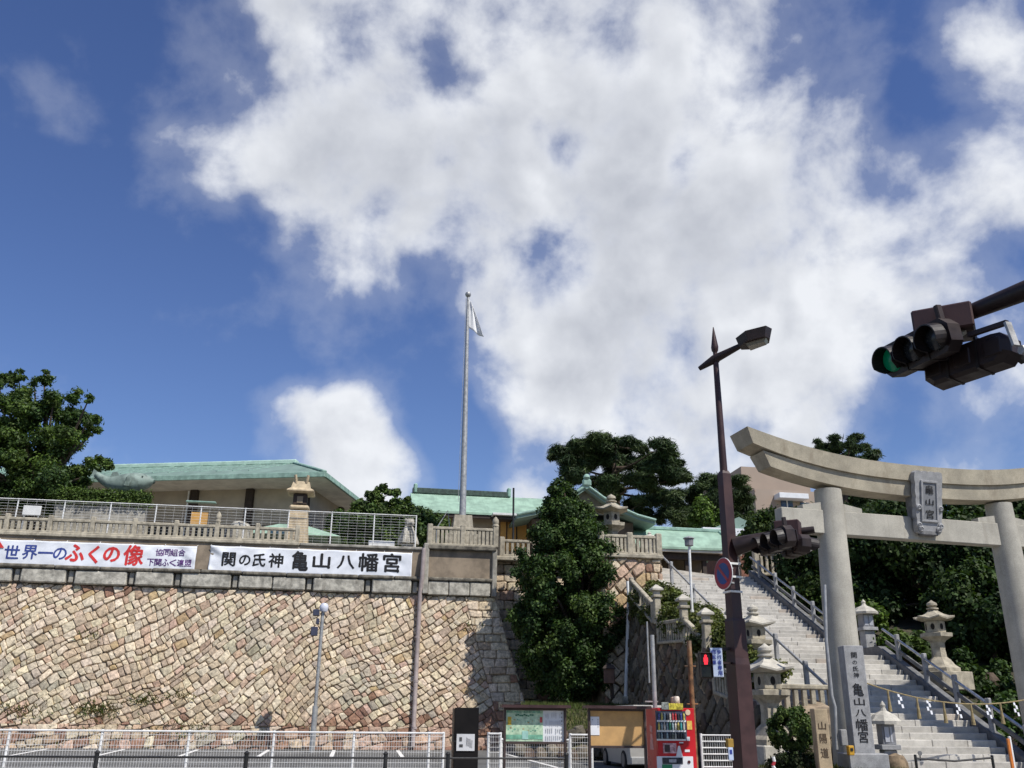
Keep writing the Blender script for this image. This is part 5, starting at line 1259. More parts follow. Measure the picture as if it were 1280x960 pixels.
# raised planting bed round the pillars
pb = MB(); pb.box((10.9, 21.1, .33), (3.0, 3.2, .42)); pb.build('planting_bed', mat('bed_soil', (.06, .06, .03), .95, .4, 4, 1., 14), kind='structure')
kerbs = thing('bed_edging', 'dark rough stone edging round the bed of the round bush', 'edging', (10.2, 19.4, .13))
re_ = random.Random(4)
for k in range(12):
    P = [(math.cos(a)*re_.uniform(.15, .24), math.sin(a)*re_.uniform(.13, .22)) for a in [i*math.pi/3+.2 for i in range(6)]]
    _, V, F = stone_geo(P, re_, gap=.01, depth=.3, dome=.1); o = MB().add([(v[0], -v[2], v[1]) for v in V], F).build('edge_stone', M_STONE, kerbs); setcol(o.data, tuple(Vector((.13, .115, .10))*re_.uniform(.6, 1.2))); o.location = (9.3+k*.28, 19.42, .36+re_.uniform(-.03, .05))
gr = thing('garden_rock', 'brown rounded rock right of the name pillar', 'rock', tuple(A(1122, 955, 20.6)))
q = A(1121, 958, 20.6); bb = MB(); bb.lathe([(.2, -.5), (.26, -.1), (.25, .08), (.18, .22), (.02, .28)], 10, tuple(q)); bb.build('rock', mat('brown_rock', (.22, .16, .10), .9, .3, 6, .8, 20), gr, smooth=True)

# ------------------------------------------------------------------ hall with the wide copper roof
HZ = 13.2
HC, HLp = AZ(406, 590, HZ), AZ(147, 596.5, HZ)
hx = (HC-HLp); hx.z = 0; hx.normalize(); hy = Vector((-hx.y, hx.x, 0)); HRZ = math.atan2(hx.y, hx.x)
MH = Matrix.Translation((HC.x, HC.y, 0)) @ Matrix.Rotation(HRZ, 4, 'Z')      # local: x right along the eave, y back, origin at the eave corner
hall = thing('shrine_hall', 'wide beige hall with a low green copper roof behind the terrace fence', 'building', (HC.x-6, HC.y+4, 8.5))
LW, DP = 34., 13.5
zR = HZ + 2.35; y_r = 6.6; x_r = -4.3
FZ = .26
rf = MB()
E_ = [(-LW, 0, HZ), (0, 0, HZ), (0, DP, HZ), (-LW, DP, HZ)]
K = [(-LW, .9, HZ+.42), (-.9, .9, HZ+.42), (-.9, DP-.9, HZ+.42), (-LW, DP-.9, HZ+.42)]
rf.v = E_ + K + [(-LW, y_r, zR), (x_r, y_r, zR)]
rf.f = [(0, 1, 5, 4), (1, 2, 6, 5), (2, 3, 7, 6), (4, 5, 9, 8), (5, 6, 9), (6, 7, 8, 9)]
rf.v = [tuple(MH @ Vector(q)) for q in rf.v]; roof = rf.build('roof', M_COPPER, hall)
for (a, b) in (((-LW, -.04, HZ-FZ/2), (.04, -.04, HZ-FZ/2)), ((.04, 0, HZ-FZ/2), (.04, DP, HZ-FZ/2))):
    MB().bar(MH @ Vector(a), MH @ Vector(b), .10, FZ, .015).build('fascia', M_COPPERD, hall)
MB().bar(MH @ Vector((-LW, y_r, zR+.05)), MH @ Vector((x_r+.2, y_r, zR+.05)), .5, .28, .05).build('ridge_cap', mat('pale_copper', (.42, .58, .48), .6, .1, 2, .05), roof)
MB().bar(MH @ Vector((x_r, y_r, zR+.05)), MH @ Vector((-.9, .9, HZ+.46)), .26, .12, .04).build('hip_cap', M_COPPERD, roof)
MB().bar(MH @ Vector((-.9, .9, HZ+.46)), MH @ Vector((.0, .0, HZ+.04)), .26, .12, .04).build('hip_cap', M_COPPERD, roof)
# batten seams on the front slope
for k in range(36):
    x = -.9-.9*k
    if x < x_r: MB().bar(MH @ Vector((x, .9, HZ+.44)), MH @ Vector((x, y_r, zR+.02)), .04, .05).build('roof_seam', M_COPPERD, roof)
b = MB(); b.v = [tuple(MH @ Vector(q)) for q in ((-LW, .05, HZ-.24), (-.05, .05, HZ-.24), (-.05, DP-.05, HZ-.24), (-LW, DP-.05, HZ-.24))]; b.f = [(3, 2, 1, 0)]; b.build('soffit', M_SOFF, hall)
b = MB()
wy, wx = 2.3, -1.5
b.box((( -LW+wx)/2, wy+.15, (HZ+11.05)/2-.1), (LW+wx, .3, HZ-11.05-.2), 0, 0, MH); b.box((wx-.15, (wy+.31+DP-2)/2, (HZ+11.05)/2-.1), (.3, DP-2-wy-.31, HZ-11.05-.2), 0, 0, MH)
b.build('upper_wall', M_BEIGE, hall)
MB().box(((-LW+wx)/2, wy+.3, 9.75), (LW+wx, .1, 2.6), 0, 0, MH).build('window_band', M_GLASS, hall)
MB().box((wx-.35, (wy+.6+DP-2)/2, 9.75), (.1, DP-2.6-wy, 2.6), 0, 0, MH).build('window_band', M_GLASS, hall)
for x in (-1.72, -4.85, -8.0, -11.2, -14.4, -17.6): MB().box((x, wy-.03, 10.75), (.42, .42, 4.4), 0, .02, MH).build('column', M_DWOOD, hall)
for y in (7.2,): MB().box((wx+.02, y, 10.75), (.42, .42, 4.4), 0, .02, MH).build('column', M_DWOOD, hall)
for k in range(26):
    x = -2.6-.78*k; MB().box((x, wy+.22, 9.8), (.06, .08, 2.5), 0, 0, MH).build('mullion', M_DWOOD, hall)
for k in range(8): MB().box((wx-.27, wy+1.2+k*.9, 9.8), (.08, .06, 2.5), 0, 0, MH).build('mullion', M_DWOOD, hall)
MB().tube([tuple(MH @ Vector((-8.3, wy-.2, 12.9))), tuple(MH @ Vector((-8.3, wy-.2, 9)))], .05, 8).build('downpipe', M_WHITE, hall)
# small copper roofed water pavilion in front of the hall
pv = thing('water_pavilion', 'small low green pyramid roof seen through the mesh fence', 'pavilion', (-2.2, 44, 8.5))
pc_ = A(378, 656, 44.5); er = pc_.z-.75
b = MB(); b.v = [(pc_.x-2.9, 43, er), (pc_.x+1.9, 43, er), (pc_.x+1.9, 46, er), (pc_.x-2.9, 46, er), (pc_.x-1.1, 44.5, pc_.z), (pc_.x+.1, 44.5, pc_.z)]
b.f = [(0, 1, 5, 4), (1, 2, 5), (2, 3, 4, 5), (3, 0, 4), (3, 2, 1, 0)]; b.build('roof', M_COPPERL, pv)
for x in (pc_.x-2.4, pc_.x+1.4):
    for y in (43.4, 45.6): MB().box((x, y, (8.5+er)/2), (.16, .16, er-8.5)).build('post', M_DWOOD, pv)
# little things behind the fence
ob_ = thing('orange_panel', 'small orange panel behind the mesh fence', 'panel', tuple(A(249, 655, 42.5)))
q = A(249, 648, 42.5); MB().box((q.x, 42.5, q.z), (.74, .05, .55), 0, .01).build('panel', M_OCHRE, ob_)
for s_ in (-.3, .3): MB().box((q.x+s_, 42.53, 9.1), (.06, .06, 1.4)).build('leg', M_DWOOD, ob_)
MB().box((q.x, 42.5, q.z+.75), (1.3, .3, .06), 0, .01).build('top_board', M_COPPERD, ob_)
wsn = thing('white_signboard', 'blank white signboard behind the left end of the mesh fence', 'signboard', tuple(A(40, 645, 42.3)))
q = A(40, 638, 42.3); MB().box((q.x, 42.3, q.z), (.75, .04, .42), 0, .01).build('panel', mat('sign_white', (.7, .7, .68), .6, .05, 3, 0), wsn)
for s_ in (-.3, .3): MB().box((q.x+s_, 42.33, 9.3), (.05, .05, 1.7)).build('leg', M_GALV, wsn)
lb_ = thing('low_white_kerb', 'pale low block beside the seated statue', 'stone block', tuple(A(477, 676, 42.2)))
q = A(477, 677, 42.2); MB().box((q.x, 42.2, (q.z+8.5)/2), (1.2, .4, q.z-8.5), 0, .02).build('block', M_WHITE, lb_)

# ------------------------------------------------------------------ shrine building behind the flagpole
def roof_sheet(prof, x0, x1, m, nm, parent, th=.12, lift=None, nseg=14):
    """prof: list of (y,z) from ridge to eave; lift(u): eave upturn"""
    b = MB(); n = len(prof)
    for i in range(nseg+1):
        u = i/nseg; x = x0+(x1-x0)*u
        for j, (y, z) in enumerate(prof):
            f = j/(n-1); b.v.append((x, y, z + (lift(u)*f**2 if lift else 0)))
    N = len(b.v); b.v += [(x, y, z-th) for x, y, z in b.v]
    for i in range(nseg):
        for j in range(n-1):
            a = i*n+j; b.f.append((a, a+1, a+n+1, a+n)); b.f.append((N+a, N+a+n, N+a+n+1, N+a+1))
    for i in range(nseg):
        for j in (0, n-1): a = i*n+j; b.f.append((a, a+n, N+a+n, N+a) if j == 0 else (a, N+a, N+a+n, a+n))
    for i in (0, nseg):
        for j in range(n-1): a = i*n+j; b.f.append((a, N+a, N+a+1, a+1) if i == 0 else (a, a+1, N+a+1, N+a))
    return b.build(nm, m, parent, smooth=True)
so_ = thing('shrine_office', 'shrine building with a bright green copper roof behind the flagpole', 'building', (6.5, 51, 8.5))
sl0, sl1 = A(515, 635, 48.5), A(700, 642, 48.5); rd = A(518, 616, 51.2)
up_ = lambda u: .30*max(0, 1-u*7)**2 + .30*max(0, 1-(1-u)*7)**2
rf1 = roof_sheet([(51.2, rd.z), (50.2, rd.z-.62), (49.4, rd.z-1.0), (48.5, sl0.z-.08)], sl0.x, sl1.x, M_COPPERL, 'roof_front', so_, lift=up_)
roof_sheet([(51.2, rd.z), (52.2, rd.z-.62), (53.0, rd.z-1.0), (53.9, sl0.z-.08)], sl0.x, sl1.x, M_COPPERL, 'roof_back', so_, lift=up_)
def gable_fill(x0, x1, prof, m, parent):
    P = [(y, z-.14) for y, z in prof]; P += [(2*P[0][0]-y, z) for y, z in P[-2::-1]] if False else []
    n = len(prof); pts = [(y, z-.14) for y, z in prof[::-1]] + [(2*prof[0][0]-y, z-.14) for y, z in prof[1:]]
    b = MB(); k = len(pts); b.v = [(x0, y, z) for y, z in pts] + [(x1, y, z) for y, z in pts]
    b.f = [tuple(range(k)), tuple(range(2*k-1, k-1, -1))] + [(i, i+k, (i+1) % k+k, (i+1) % k) for i in range(k)]
    b.build('gable_wall', m, parent)
gable_fill(sl0.x+.35, sl1.x-.3, [(51.2, rd.z), (50.2, rd.z-.62), (49.4, rd.z-1.0), (48.75, sl0.z-.02)], M_DWOOD, so_)
MB().bar((sl0.x+.1, 51.2, rd.z+.12), (A(636, 622, 51.2).x, 51.2, rd.z+.1), .35, .34, .04).build('ridge', M_RIDGE, so_)
for px in (519, 636): 
    q = A(px, 618, 51.2); MB().box((q.x, 51.2, rd.z+.25), (.22, .42, .55), 0, .06).build('ridge_end', M_COPPERD, so_)
MB().bar((sl0.x+.1, 48.62, sl0.z-.30), (sl1.x, 48.62, sl0.z-.30), .12, .2, .02).build('eave_board', M_DWOOD, so_)
MB().box(((sl0.x+sl1.x)/2+.4, 51.2, (8.5+sl0.z)/2), (sl1.x-sl0.x-1.6, 3.6, sl0.z-8.5-.1)).build('wall', mat('plaster_buff', (.36, .30, .22), .85, .08, 1.5, .1, 30), so_)
q0 = A(630, 650, 48.6); q1 = A(655, 672, 48.6)
MB().box(((q0.x+q1.x)/2+.1, 49.3, q0.z-.75), (1.5, .2, 1.6)).build('ochre_door', M_OCHRE, so_)
for k in range(3): MB().box((q0.x-.3+k*.55, 49.18, q0.z-.75), (.06, .06, 1.6)).build('door_frame', M_DWOOD, so_)
MB().box((A(640, 644, 48.3).x, 48.4, A(640, 645, 48.4).z), (2.2, .9, .12), 0, .01).build('porch_roof', mat('porch_white', (.62, .62, .6), .6, .05, 3, 0), so_)
MB().box((A(640, 648, 48.3).x, 48.5, A(640, 648, 48.4).z-.06), (2.1, .7, .12), 0, .01).build('porch_fascia', M_DWOOD, so_)
# gabled hall and the corridor roof towards the stair head
gh = thing('gabled_shrine_hall', 'gabled shrine roof with ornate copper ridge end behind the leafy tree', 'building', (13.4, 52, 8.3))
gx = A(733, 608, 46.5); gz_ = gx.z
def gable_side(s_, nm):
    b = MB(); P = [(0, 0), (.9, -.62), (1.8, -1.12), (2.8, -1.52), (3.8, -1.75)]
    n = len(P)
    for yy in (46.5, 55.):
        for (x, z) in P: b.v.append((gx.x+s_*x, yy, gz_+z))
        for (x, z) in P: b.v.append((gx.x+s_*x, yy, gz_+z-.16))
    for i in range(n-1):
        q = (i, i+1, 2*n+i+1, 2*n+i); r_ = (n+i, 3*n+i, 3*n+i+1, n+i+1); f_ = (i, n+i, n+i+1, i+1)
        b.f += [q if s_ < 0 else q[::-1], r_ if s_ < 0 else r_[::-1], f_ if s_ < 0 else f_[::-1]]
    b.f.append((n-1, 2*n-1, 4*n-1, 3*n-1))
    return b.build(nm, M_COPPER, gh)
gable_side(-1, 'roof_left'); gable_side(1, 'roof_right')
for s_ in (-1, 1):
    P = [(0, 0), (.9, -.62), (1.8, -1.12), (2.8, -1.52), (3.8, -1.75)]
    MB().tube([(gx.x+s_*x, 46.45, gz_+z+.06) for x, z in P], .075, 8).build('verge_roll', M_COPPERD, gh, smooth=True)
MB().add([(gx.x-2.2, 46.9, gz_-1.45), (gx.x+2.2, 46.9, gz_-1.45), (gx.x+.9, 46.9, gz_-.72), (gx.x, 46.9, gz_-.1), (gx.x-.9, 46.9, gz_-.72)], [(0, 1, 2, 3, 4)]).build('gable_face', mat('gable_timber', (.15, .14, .10), .8, .2, 5, .2), gh)
MB().box((gx.x, 46.4, gz_+.18), (.5, .2, .42), 0, .1).build('ridge_ornament', M_COPPERD, gh); MB().lathe([(.12, 0), (.2, .1), (.14, .24), (.05, .3)], 10, (gx.x, 46.4, gz_+.36)).build('ornament_crest', M_COPPERD, gh, smooth=True)
MB().tube([(gx.x, 46.4, gz_+.05), (gx.x, 55, gz_+.05)], .2, 8).build('ridge', M_COPPERD, gh)
MB().box((gx.x, 51.2, (8.3+gz_-1.7)/2), (5.6, 7.6, gz_-1.7-8.3)).build('wall', mat('dark_hall_wall', (.10, .075, .055), .8, .2, 3, .2), gh)
cr = thing('corridor', 'long low shrine corridor with pale green copper roof above the stairs', 'building', (17.5, 48, 8.0))
cl0, cl1 = A(786, 660, 48.6), A(899, 672, 48.6)
e0, e1 = A(825, 684, 46.8), A(893, 684, 46.8)
cz = cl0.z
roof_sheet([(48.6, cz), (47.9, cz-.42), (47.2, cz-.75), (46.6, e0.z+.02)], cl0.x-.2, cl1.x, M_COPPERL, 'roof_front', cr, lift=lambda u: .22*max(0, 1-(1-u)*5)**2)
roof_sheet([(48.6, cz), (49.3, cz-.42), (50.0, cz-.75), (50.6, e0.z+.02)], cl0.x-.2, cl1.x, M_COPPERL, 'roof_back', cr)
gable_fill(cl0.x+.3, cl1.x-.3, [(48.6, cz), (47.9, cz-.42), (47.2, cz-.75), (46.8, e0.z+.06)], M_DWOOD, cr)
MB().bar((cl0.x-.6, 48.6, cz+.06), (cl1.x+.1, 48.6, cz+.02), .3, .2, .04).build('ridge', M_COPPERD, cr)
b = MB(); b.tube([(cl1.x, 48.6, cz), (cl1.x+.02, 47.2, cz-.72), (cl1.x+.05, 46.5, e0.z+.2)], .11, 8); b.build('verge_roll', M_COPPERD, cr)
MB().bar((cl0.x+.2, 46.75, e0.z-.16), (cl1.x-.2, 46.75, e0.z-.16), .14, .14, .02).build('eave_beam', M_SOFF, cr)
MB().bar((cl0.x+.2, 47.1, e0.z-.42), (cl1.x-.4, 47.1, e0.z-.42), .2, .32, .02).build('lintel', M_DWOOD, cr)
for k in range(6): MB().box((cl0.x+.8+k*.98, 47.2, (7.9+e0.z)/2-.2), (.22, .22, e0.z-8.1)).build('column', M_DWOOD, cr)
MB().box(((cl0.x+cl1.x)/2, 50.4, (8+e0.z)/2), (cl1.x-cl0.x-.6, .2, e0.z-8.)).build('back_wall', mat('corridor_panel', (.20, .16, .11), .8, .15, 2, .1), cr)
for k in range(9): MB().box((cl0.x+.5+k*.62, 47.4, 8.25), (.5, .06, .5)).build('low_panel', M_BEIGE, cr)
cr2 = thing('white_eave_building', 'low roof with a white eave just right of the brown post', 'building', (21, 50, 8))
w0, w1 = A(897, 664, 50), A(948, 666, 50)
MB().box(((w0.x+w1.x)/2-.4, 51, w0.z-.12), (w1.x-w0.x+1.2, 2.5, .55), 0, .02).build('white_eave', mat('eave_white', (.68, .7, .72), .6, .04, 3, 0), cr2)
MB().extr([(w0.x-.2, w0.z+.2), (w1.x+.6, w0.z+.2), ((w0.x+w1.x)/2+.2, w0.z+.95)], 50.2, 52).build('roof', M_COPPER, cr2)
MB().box(((w0.x+w1.x)/2, 51.2, (8+w0.z)/2-.2), (w1.x-w0.x, 1.8, w0.z-8.2)).build('wall', mat('reddish_wall', (.20, .09, .06), .8, .2, 3, .1), cr2)
# fence and shrubs at the stair head, right
a = A(945, 702, 40.5); b_ = A(1025, 695, 40.5)
balustrade((a.x, 40.5, 7.95), (24.5, 40.5, 7.95), 1.05, 'stone balustrade at the stair head right of the steps', 4, 5, (), .26, .1)

# ------------------------------------------------------------------ apartment block
ap = thing('apartment_block', 'stepped pinkish beige apartment block rising behind the torii', 'building', (40, 82, 10))
M_APT = mat('apartment_wall', (.34, .27, .215), .85, .05, .4, .1, 5); M_APTD = mat('apartment_side', (.36, .25, .18), .85, .05, .4, .1, 5)
P0 = A(941, 581, 80); P1 = A(962, 581, 80)
def abox(pxa, pxb, pyt, Y, dep, z0, nm, m):
    a = A(pxa, pyt, Y); b = A(pxb, pyt, Y); MB().box(((a.x+b.x)/2, Y+dep/2, (a.z+z0)/2), (b.x-a.x, dep, a.z-z0), 0, 0).build(nm, m, ap); return a, b
abox(926, 1010, 583, 84, 14, 8, 'tower', M_APT)
a, b = abox(943, 1060, 611, 80, 5, 8, 'front_wing', M_APT)
MB().box((a.x+.02, 80-.02, a.z-.2), (.1, .1, .1)).build('corner_trim', M_APTD, ap)
q0, q1 = A(975, 624, 79.9), A(992, 640, 79.9)
for (pa, pb2, ya, yb_) in ((976, 992, 625, 641), (1000, 1013, 628, 642)):
    u0, u1 = A(pa, ya, 79.95), A(pb2, yb_, 79.95)
    wdw = MB().box(((u0.x+u1.x)/2, 79.97, (u0.z+u1.z)/2), (u1.x-u0.x, .1, u0.z-u1.z)).build('window', mat('apt_glass', (.05, .08, .13), .15, .2, 1, 0), ap)
    MB().box(((u0.x+u1.x)/2, 79.9, (u0.z+u1.z)/2), (.1, .08, u0.z-u1.z)).build('window_bar', M_WHITE, wdw)
u0, u1 = A(973, 617, 79), A(1010, 623, 79); MB().box(((u0.x+u1.x)/2, 79.4, (u0.z+u1.z)/2), (u1.x-u0.x, 1.2, .5), 0, .02).build('white_awning', mat('eave_white', (.68, .7, .72)), ap)
u0, u1 = A(970, 640, 79.4), A(1030, 655, 79.4); MB().box(((u0.x+u1.x)/2, 79.5, (u0.z+u1.z)/2), (u1.x-u0.x, .9, u0.z-u1.z)).build('balcony', M_APT, ap)

# ------------------------------------------------------------------ pufferfish statue
pf = thing('pufferfish_statue', 'green bronze pufferfish statue lying above the clipped hedge', 'statue', tuple(A(155, 615, 44.5)))
M_BRONZE = mat('patina_bronze', (.21, .27, .235), .6, .3, 3, .25, 25, stain=.5, stc=(.05, .06, .055), stv=(1, 1, 1))
def fq(px, py): return tuple(A(px, py-1.5, 44.0))
sp_ = np.array([(192, 605.5, .06), (190.5, 604.5, .17), (187, 604, .28), (181, 604, .38), (173, 604.5, .455), (164, 605.5, .48), (154, 606.5, .455), (145, 606.5, .38), (137, 605, .29), (130, 602, .22), (124.5, 598, .17), (120.5, 594, .13)])
tt = np.linspace(0, len(sp_)-1, 40); spi = [np.interp(tt, range(len(sp_)), sp_[:, k]) for k in range(3)]
MB().tube([fq(x, y) for x, y in zip(spi[0], spi[1])], list(spi[2]), 20).build('body', M_BRONZE, pf, smooth=True)
tf = [fq(122.5, 596.5), fq(118, 600), fq(115.5, 594), fq(118, 588), fq(122, 591)]
b = MB(); b.v = [(x, y-.07, z) for x, y, z in tf] + [(x, y+.07, z) for x, y, z in tf]; b.f = [tuple(range(4, -1, -1)), tuple(range(5, 10))] + [(i, (i+1) % 5, (i+1) % 5+5, i+5) for i in range(5)]; b.build('tail_fin', M_BRONZE, pf)
t0 = [fq(137, 600), fq(141, 592.5), fq(147, 591.5), fq(149, 596), fq(145, 600)]
b = MB(); b.v = [(x, y-.08, z) for x, y, z in t0] + [(x, y+.08, z) for x, y, z in t0]; b.f = [tuple(range(4, -1, -1)), tuple(range(5, 10))] + [(i, (i+1) % 5, (i+1) % 5+5, i+5) for i in range(5)]; b.build('dorsal_fin', M_BRONZE, pf)
q = Vector(fq(166, 605)); b = MB(); b.v = [tuple(q+Vector(d_)) for d_ in ((0, -.56, .30), (-.12, -.72, .1), (-.22, -.66, -.28), (-.02, -.6, -.3), (.05, -.54, .0))]; b.f = [(0, 1, 2, 3, 4)]; o = b.build('pectoral_fin', M_BRONZE, pf); o.modifiers.new('t', 'SOLIDIFY').thickness = .06
q = Vector(fq(180, 601)); MB().lathe([(.035, -.02), (.035, .03)], 10, (0, 0, 0), 0, Matrix.Translation(q+Vector((0, -.36, .05))) @ Matrix.Rotation(R(90), 4, 'X')).build('eye', M_RIDGE, pf)
MB().tube([fq(191.5, 604), fq(193, 605)], [.12, .07], 10).build('mouth', M_RIDGE, pf)
q = A(158, 617, 44.0); MB().box((q.x, 44.0, (8.5+q.z)/2), (1.8, .7, q.z-8.5), 0, .05).build('pedestal', M_GRAND, pf)

# ------------------------------------------------------------------ vegetation
def leaves(name, cen, rad, n, size, cols, mname, parent, seed, flat=1., up=.35, elong=1.6, shell=.55, droop=0., kind=None, trans=.22, gloss=.5, wide=1.):
    """leaf quads spread through clumps: cen (k,3), rad (k,)"""
    rs = np.random.RandomState(seed); cen = np.asarray(cen, float); rad = np.asarray(rad, float); k = len(cen)
    wts = rad**2; idx = rs.choice(k, n, p=wts/wts.sum())
    d = rs.normal(size=(n, 3)); d /= np.linalg.norm(d, axis=1, keepdims=True)
    r = (shell + (1-shell)*rs.rand(n))[:, None] * (1 + .18*rs.normal(size=(n, 1)))
    P = cen[idx] + d*np.array([1, 1, flat])*rad[idx][:, None]*r
    if droop: P[:, 2] -= droop*rs.rand(n)*rad[idx]
    N = d*np.array([1, 1, 1.]) + rs.normal(size=(n, 3))*.7 + np.array([0, 0, up]); N /= np.linalg.norm(N, axis=1, keepdims=True)
    T = rs.normal(size=(n, 3)); T -= (T*N).sum(1, keepdims=True)*N; T /= np.linalg.norm(T, axis=1, keepdims=True); B = np.cross(N, T)
    s = size*(.6+.8*rs.rand(n))[:, None]
    V = np.empty((n, 4, 3)); V[:, 0] = P - T*s*elong*.5; V[:, 1] = P + B*s*.5*wide + T*s*.05; V[:, 2] = P + T*s*elong*.5 - N*s*.12; V[:, 3] = P - B*s*.5*wide + T*s*.05
    me = bpy.data.meshes.new(name); me.vertices.add(n*4); me.vertices.foreach_set('co', V.ravel())
    me.loops.add(n*4); me.loops.foreach_set('vertex_index', np.arange(n*4, dtype=np.int32)); me.polygons.add(n); me.polygons.foreach_set('loop_start', np.arange(0, n*4, 4, dtype=np.int32)); me.update(calc_edges=True)
    cols = np.asarray(cols, float); ci = rs.randint(0, len(cols), k)[idx]; mixr = rs.rand(n) < .35; ci[mixr] = rs.randint(0, len(cols), mixr.sum())
    cl = (.75+.5*rs.rand(k))[idx]; c = 1.15*cols[ci]*((.55+.9*rs.rand(n))*cl)[:, None]; setcol(me, c)
    me.materials.append(leafmat(mname, trans, gloss))
    return link(bpy.data.objects.new(name, me), parent, kind=kind)
def ell_clumps(c, r, n, cr, seed, inner=.55, zbias=0., jitter=.1):
    rs = np.random.RandomState(seed); d = rs.normal(size=(n*3, 3)); d /= np.linalg.norm(d, axis=1, keepdims=True)
    d = d[d[:, 2] > -.85][:n]; f = (inner + (1-inner)*rs.rand(len(d))**.6)[:, None]
    P = np.array(c) + d*np.array(r)*f*(1+jitter*rs.normal(size=(len(d), 1)))
    return P, cr*(.7+.6*rs.rand(len(d)))
def trunk(parent, foot, fork, tips, r0, seed, m=None, r1=None):
    rnd = random.Random(seed); foot = Vector(foot); fork = Vector(fork); m = m or M_BARK
    mid = foot.lerp(fork, .5) + Vector((rnd.uniform(-.15, .15), rnd.uniform(-.1, .1), 0))
    MB().tube([tuple(foot), tuple(mid), tuple(fork)], [r0*1.15, r0*.9, r0*.7], 10).build('trunk', m, parent, smooth=True)
    b = MB()
    for tp in tips:
        tp = Vector(tp); md = fork.lerp(tp, .5) + Vector((rnd.uniform(-.2, .2), rnd.uniform(-.2, .2), rnd.uniform(0, .35)))
        b.tube([tuple(fork), tuple(md), tuple(tp)], [r0*.42, r0*.26, r0*.08], 6)
    b.build('limbs', m, parent, smooth=True)
GR_D = [(.028, .055, .014), (.038, .070, .017), (.022, .045, .013), (.050, .082, .020)]
GR_M = [(.048, .082, .018), (.064, .100, .022), (.038, .064, .016), (.075, .108, .026)]
GR_PINE = [(.030, .052, .019), (.042, .068, .023), (.024, .042, .016), (.056, .080, .027)]
GR_Y = [(.075, .12, .022), (.06, .10, .02), (.09, .135, .03)]

# big leafy tree in the recess
tb = thing('leafy_evergreen_tree', 'dense dark green broadleaf tree standing before the recess in the wall', 'tree', (8.9, 37.3, 2.0))
rs = np.random.RandomState(5); cen = []; rad = []
for k in range(430):
    py = rs.uniform(606, 868); hw = np.interp(py, [596, 610, 640, 680, 720, 760, 800, 840, 872], [4, 13, 33, 53, 66, 73, 72, 60, 36])
    cx = np.interp(py, [596, 650, 760, 870], [700, 708, 713, 722]); a = rs.rand()*6.283; f = rs.rand()**.45
    base = A(cx, py, 38.4); m = hw*.0365*f*.92
    cen.append((base.x+m*math.cos(a), 38.4+min(m*math.sin(a), 2.2), base.z)); rad.append(rs.uniform(.26, .46)*min(1, .3+hw/55))
for px, py, r in ((792, 708, .26), (786, 713, .3), (799, 704, .18), (650, 690, .3), (697, 601, .18), (705, 606, .2), (702, 598, .12), (645, 715, .3), (690, 612, .22), (640, 770, .3), (783, 765, .3)):
    cen.append(tuple(A(px, py, 37.9))); rad.append(r)
cen = np.array(cen); rad = np.array(rad)
leaves('crown', cen, rad, 170000, .084, GR_D+GR_D+GR_M[:2], 'broad_leaf', tb, 4, up=.5, shell=.15, gloss=.6, trans=.18)
trunk(tb, (9.35, 38.4, 1.9), (9.1, 38.4, 4.2), [tuple(c) for c in cen[::9]], .22, 5)
# little wooden box on a post under the tree, right
bh = thing('wooden_post_box', 'small brown wooden box on a leaning post beside the white drainpipe', 'post box', tuple(A(765, 872, 35.6)))
q0, q1 = A(766, 873, 35.6), A(762, 835, 35.6)
MB().bar(q0, q1, .14, .12).build('post', M_DWOOD, bh); MB().box(tuple(A(761.5, 845, 35.5)), (.42, .36, .55), R(-15), .02).build('box', mat('brown_box', (.12, .07, .05), .8, .2, 5, .2), bh)
MB().lathe([(.36, 0), (.28, .1), (.03, .2)], 4, tuple(A(761.5, 836, 35.5)), R(30)).build('box_roof', M_DWOOD, bh)

# tree at the left edge (layered, drooping sprays)
gt = thing('layered_tree', 'broad tree with drooping green sprays at the left edge', 'tree', (-15.5, 46, 8.5))
rs = np.random.RandomState(8)
sp = [(15, 470, .5), (50, 474, .45), (30, 490, .8), (70, 492, .7), (95, 495, .5), (112, 497, .35), (8, 500, .9), (45, 510, 1.0), (80, 515, .8), (118, 520, .5), (113, 530, .45), (122, 535, .35), (109, 540, .4), (20, 530, 1.1), (60, 540, 1.1), (92, 535, .6),
      (5, 560, 1.1), (40, 565, 1.2), (80, 560, .8), (25, 590, 1.2), (60, 590, 1.1), (95, 585, .7), (115, 578, .6), (128, 572, .5), (136, 579, .35), (120, 582, .4), (10, 615, 1.1), (45, 615, 1.1), (80, 612, .9), (100, 605, .7), (-30, 520, 1.4), (-40, 570, 1.6), (-30, 620, 1.4), (-70, 560, 1.8), (-60, 500, 1.2), (0, 475, .6), (28, 470, .3), (62, 470, .3), (57, 464, .22), (26, 463, .22), (90, 605, .5), (108, 600, .4)]
sp += [(rs.uniform(-60, 100), rs.uniform(500, 625), rs.uniform(.6, 1.)) for _ in range(34)]
cen = []; rad = []
for (px, py, r) in sp:
    for k in range(6):
        c = A(px+rs.normal()*7*r, py+rs.normal()*6*r, 46+rs.normal()*.9); cen.append(tuple(c)); rad.append(r*.62*(.6+.6*rs.rand()))
leaves('crown', cen, rad, 170000, .080, GR_M+GR_D+GR_Y[:1], 'spray_leaf', gt, 9, flat=.5, droop=.7, up=.6, shell=.1, elong=2.2, gloss=.55, trans=.2)
trunk(gt, (-16.2, 46, 8.4), (-15.8, 46, 11), [tuple(c) for c in cen[::10]], .35, 6)
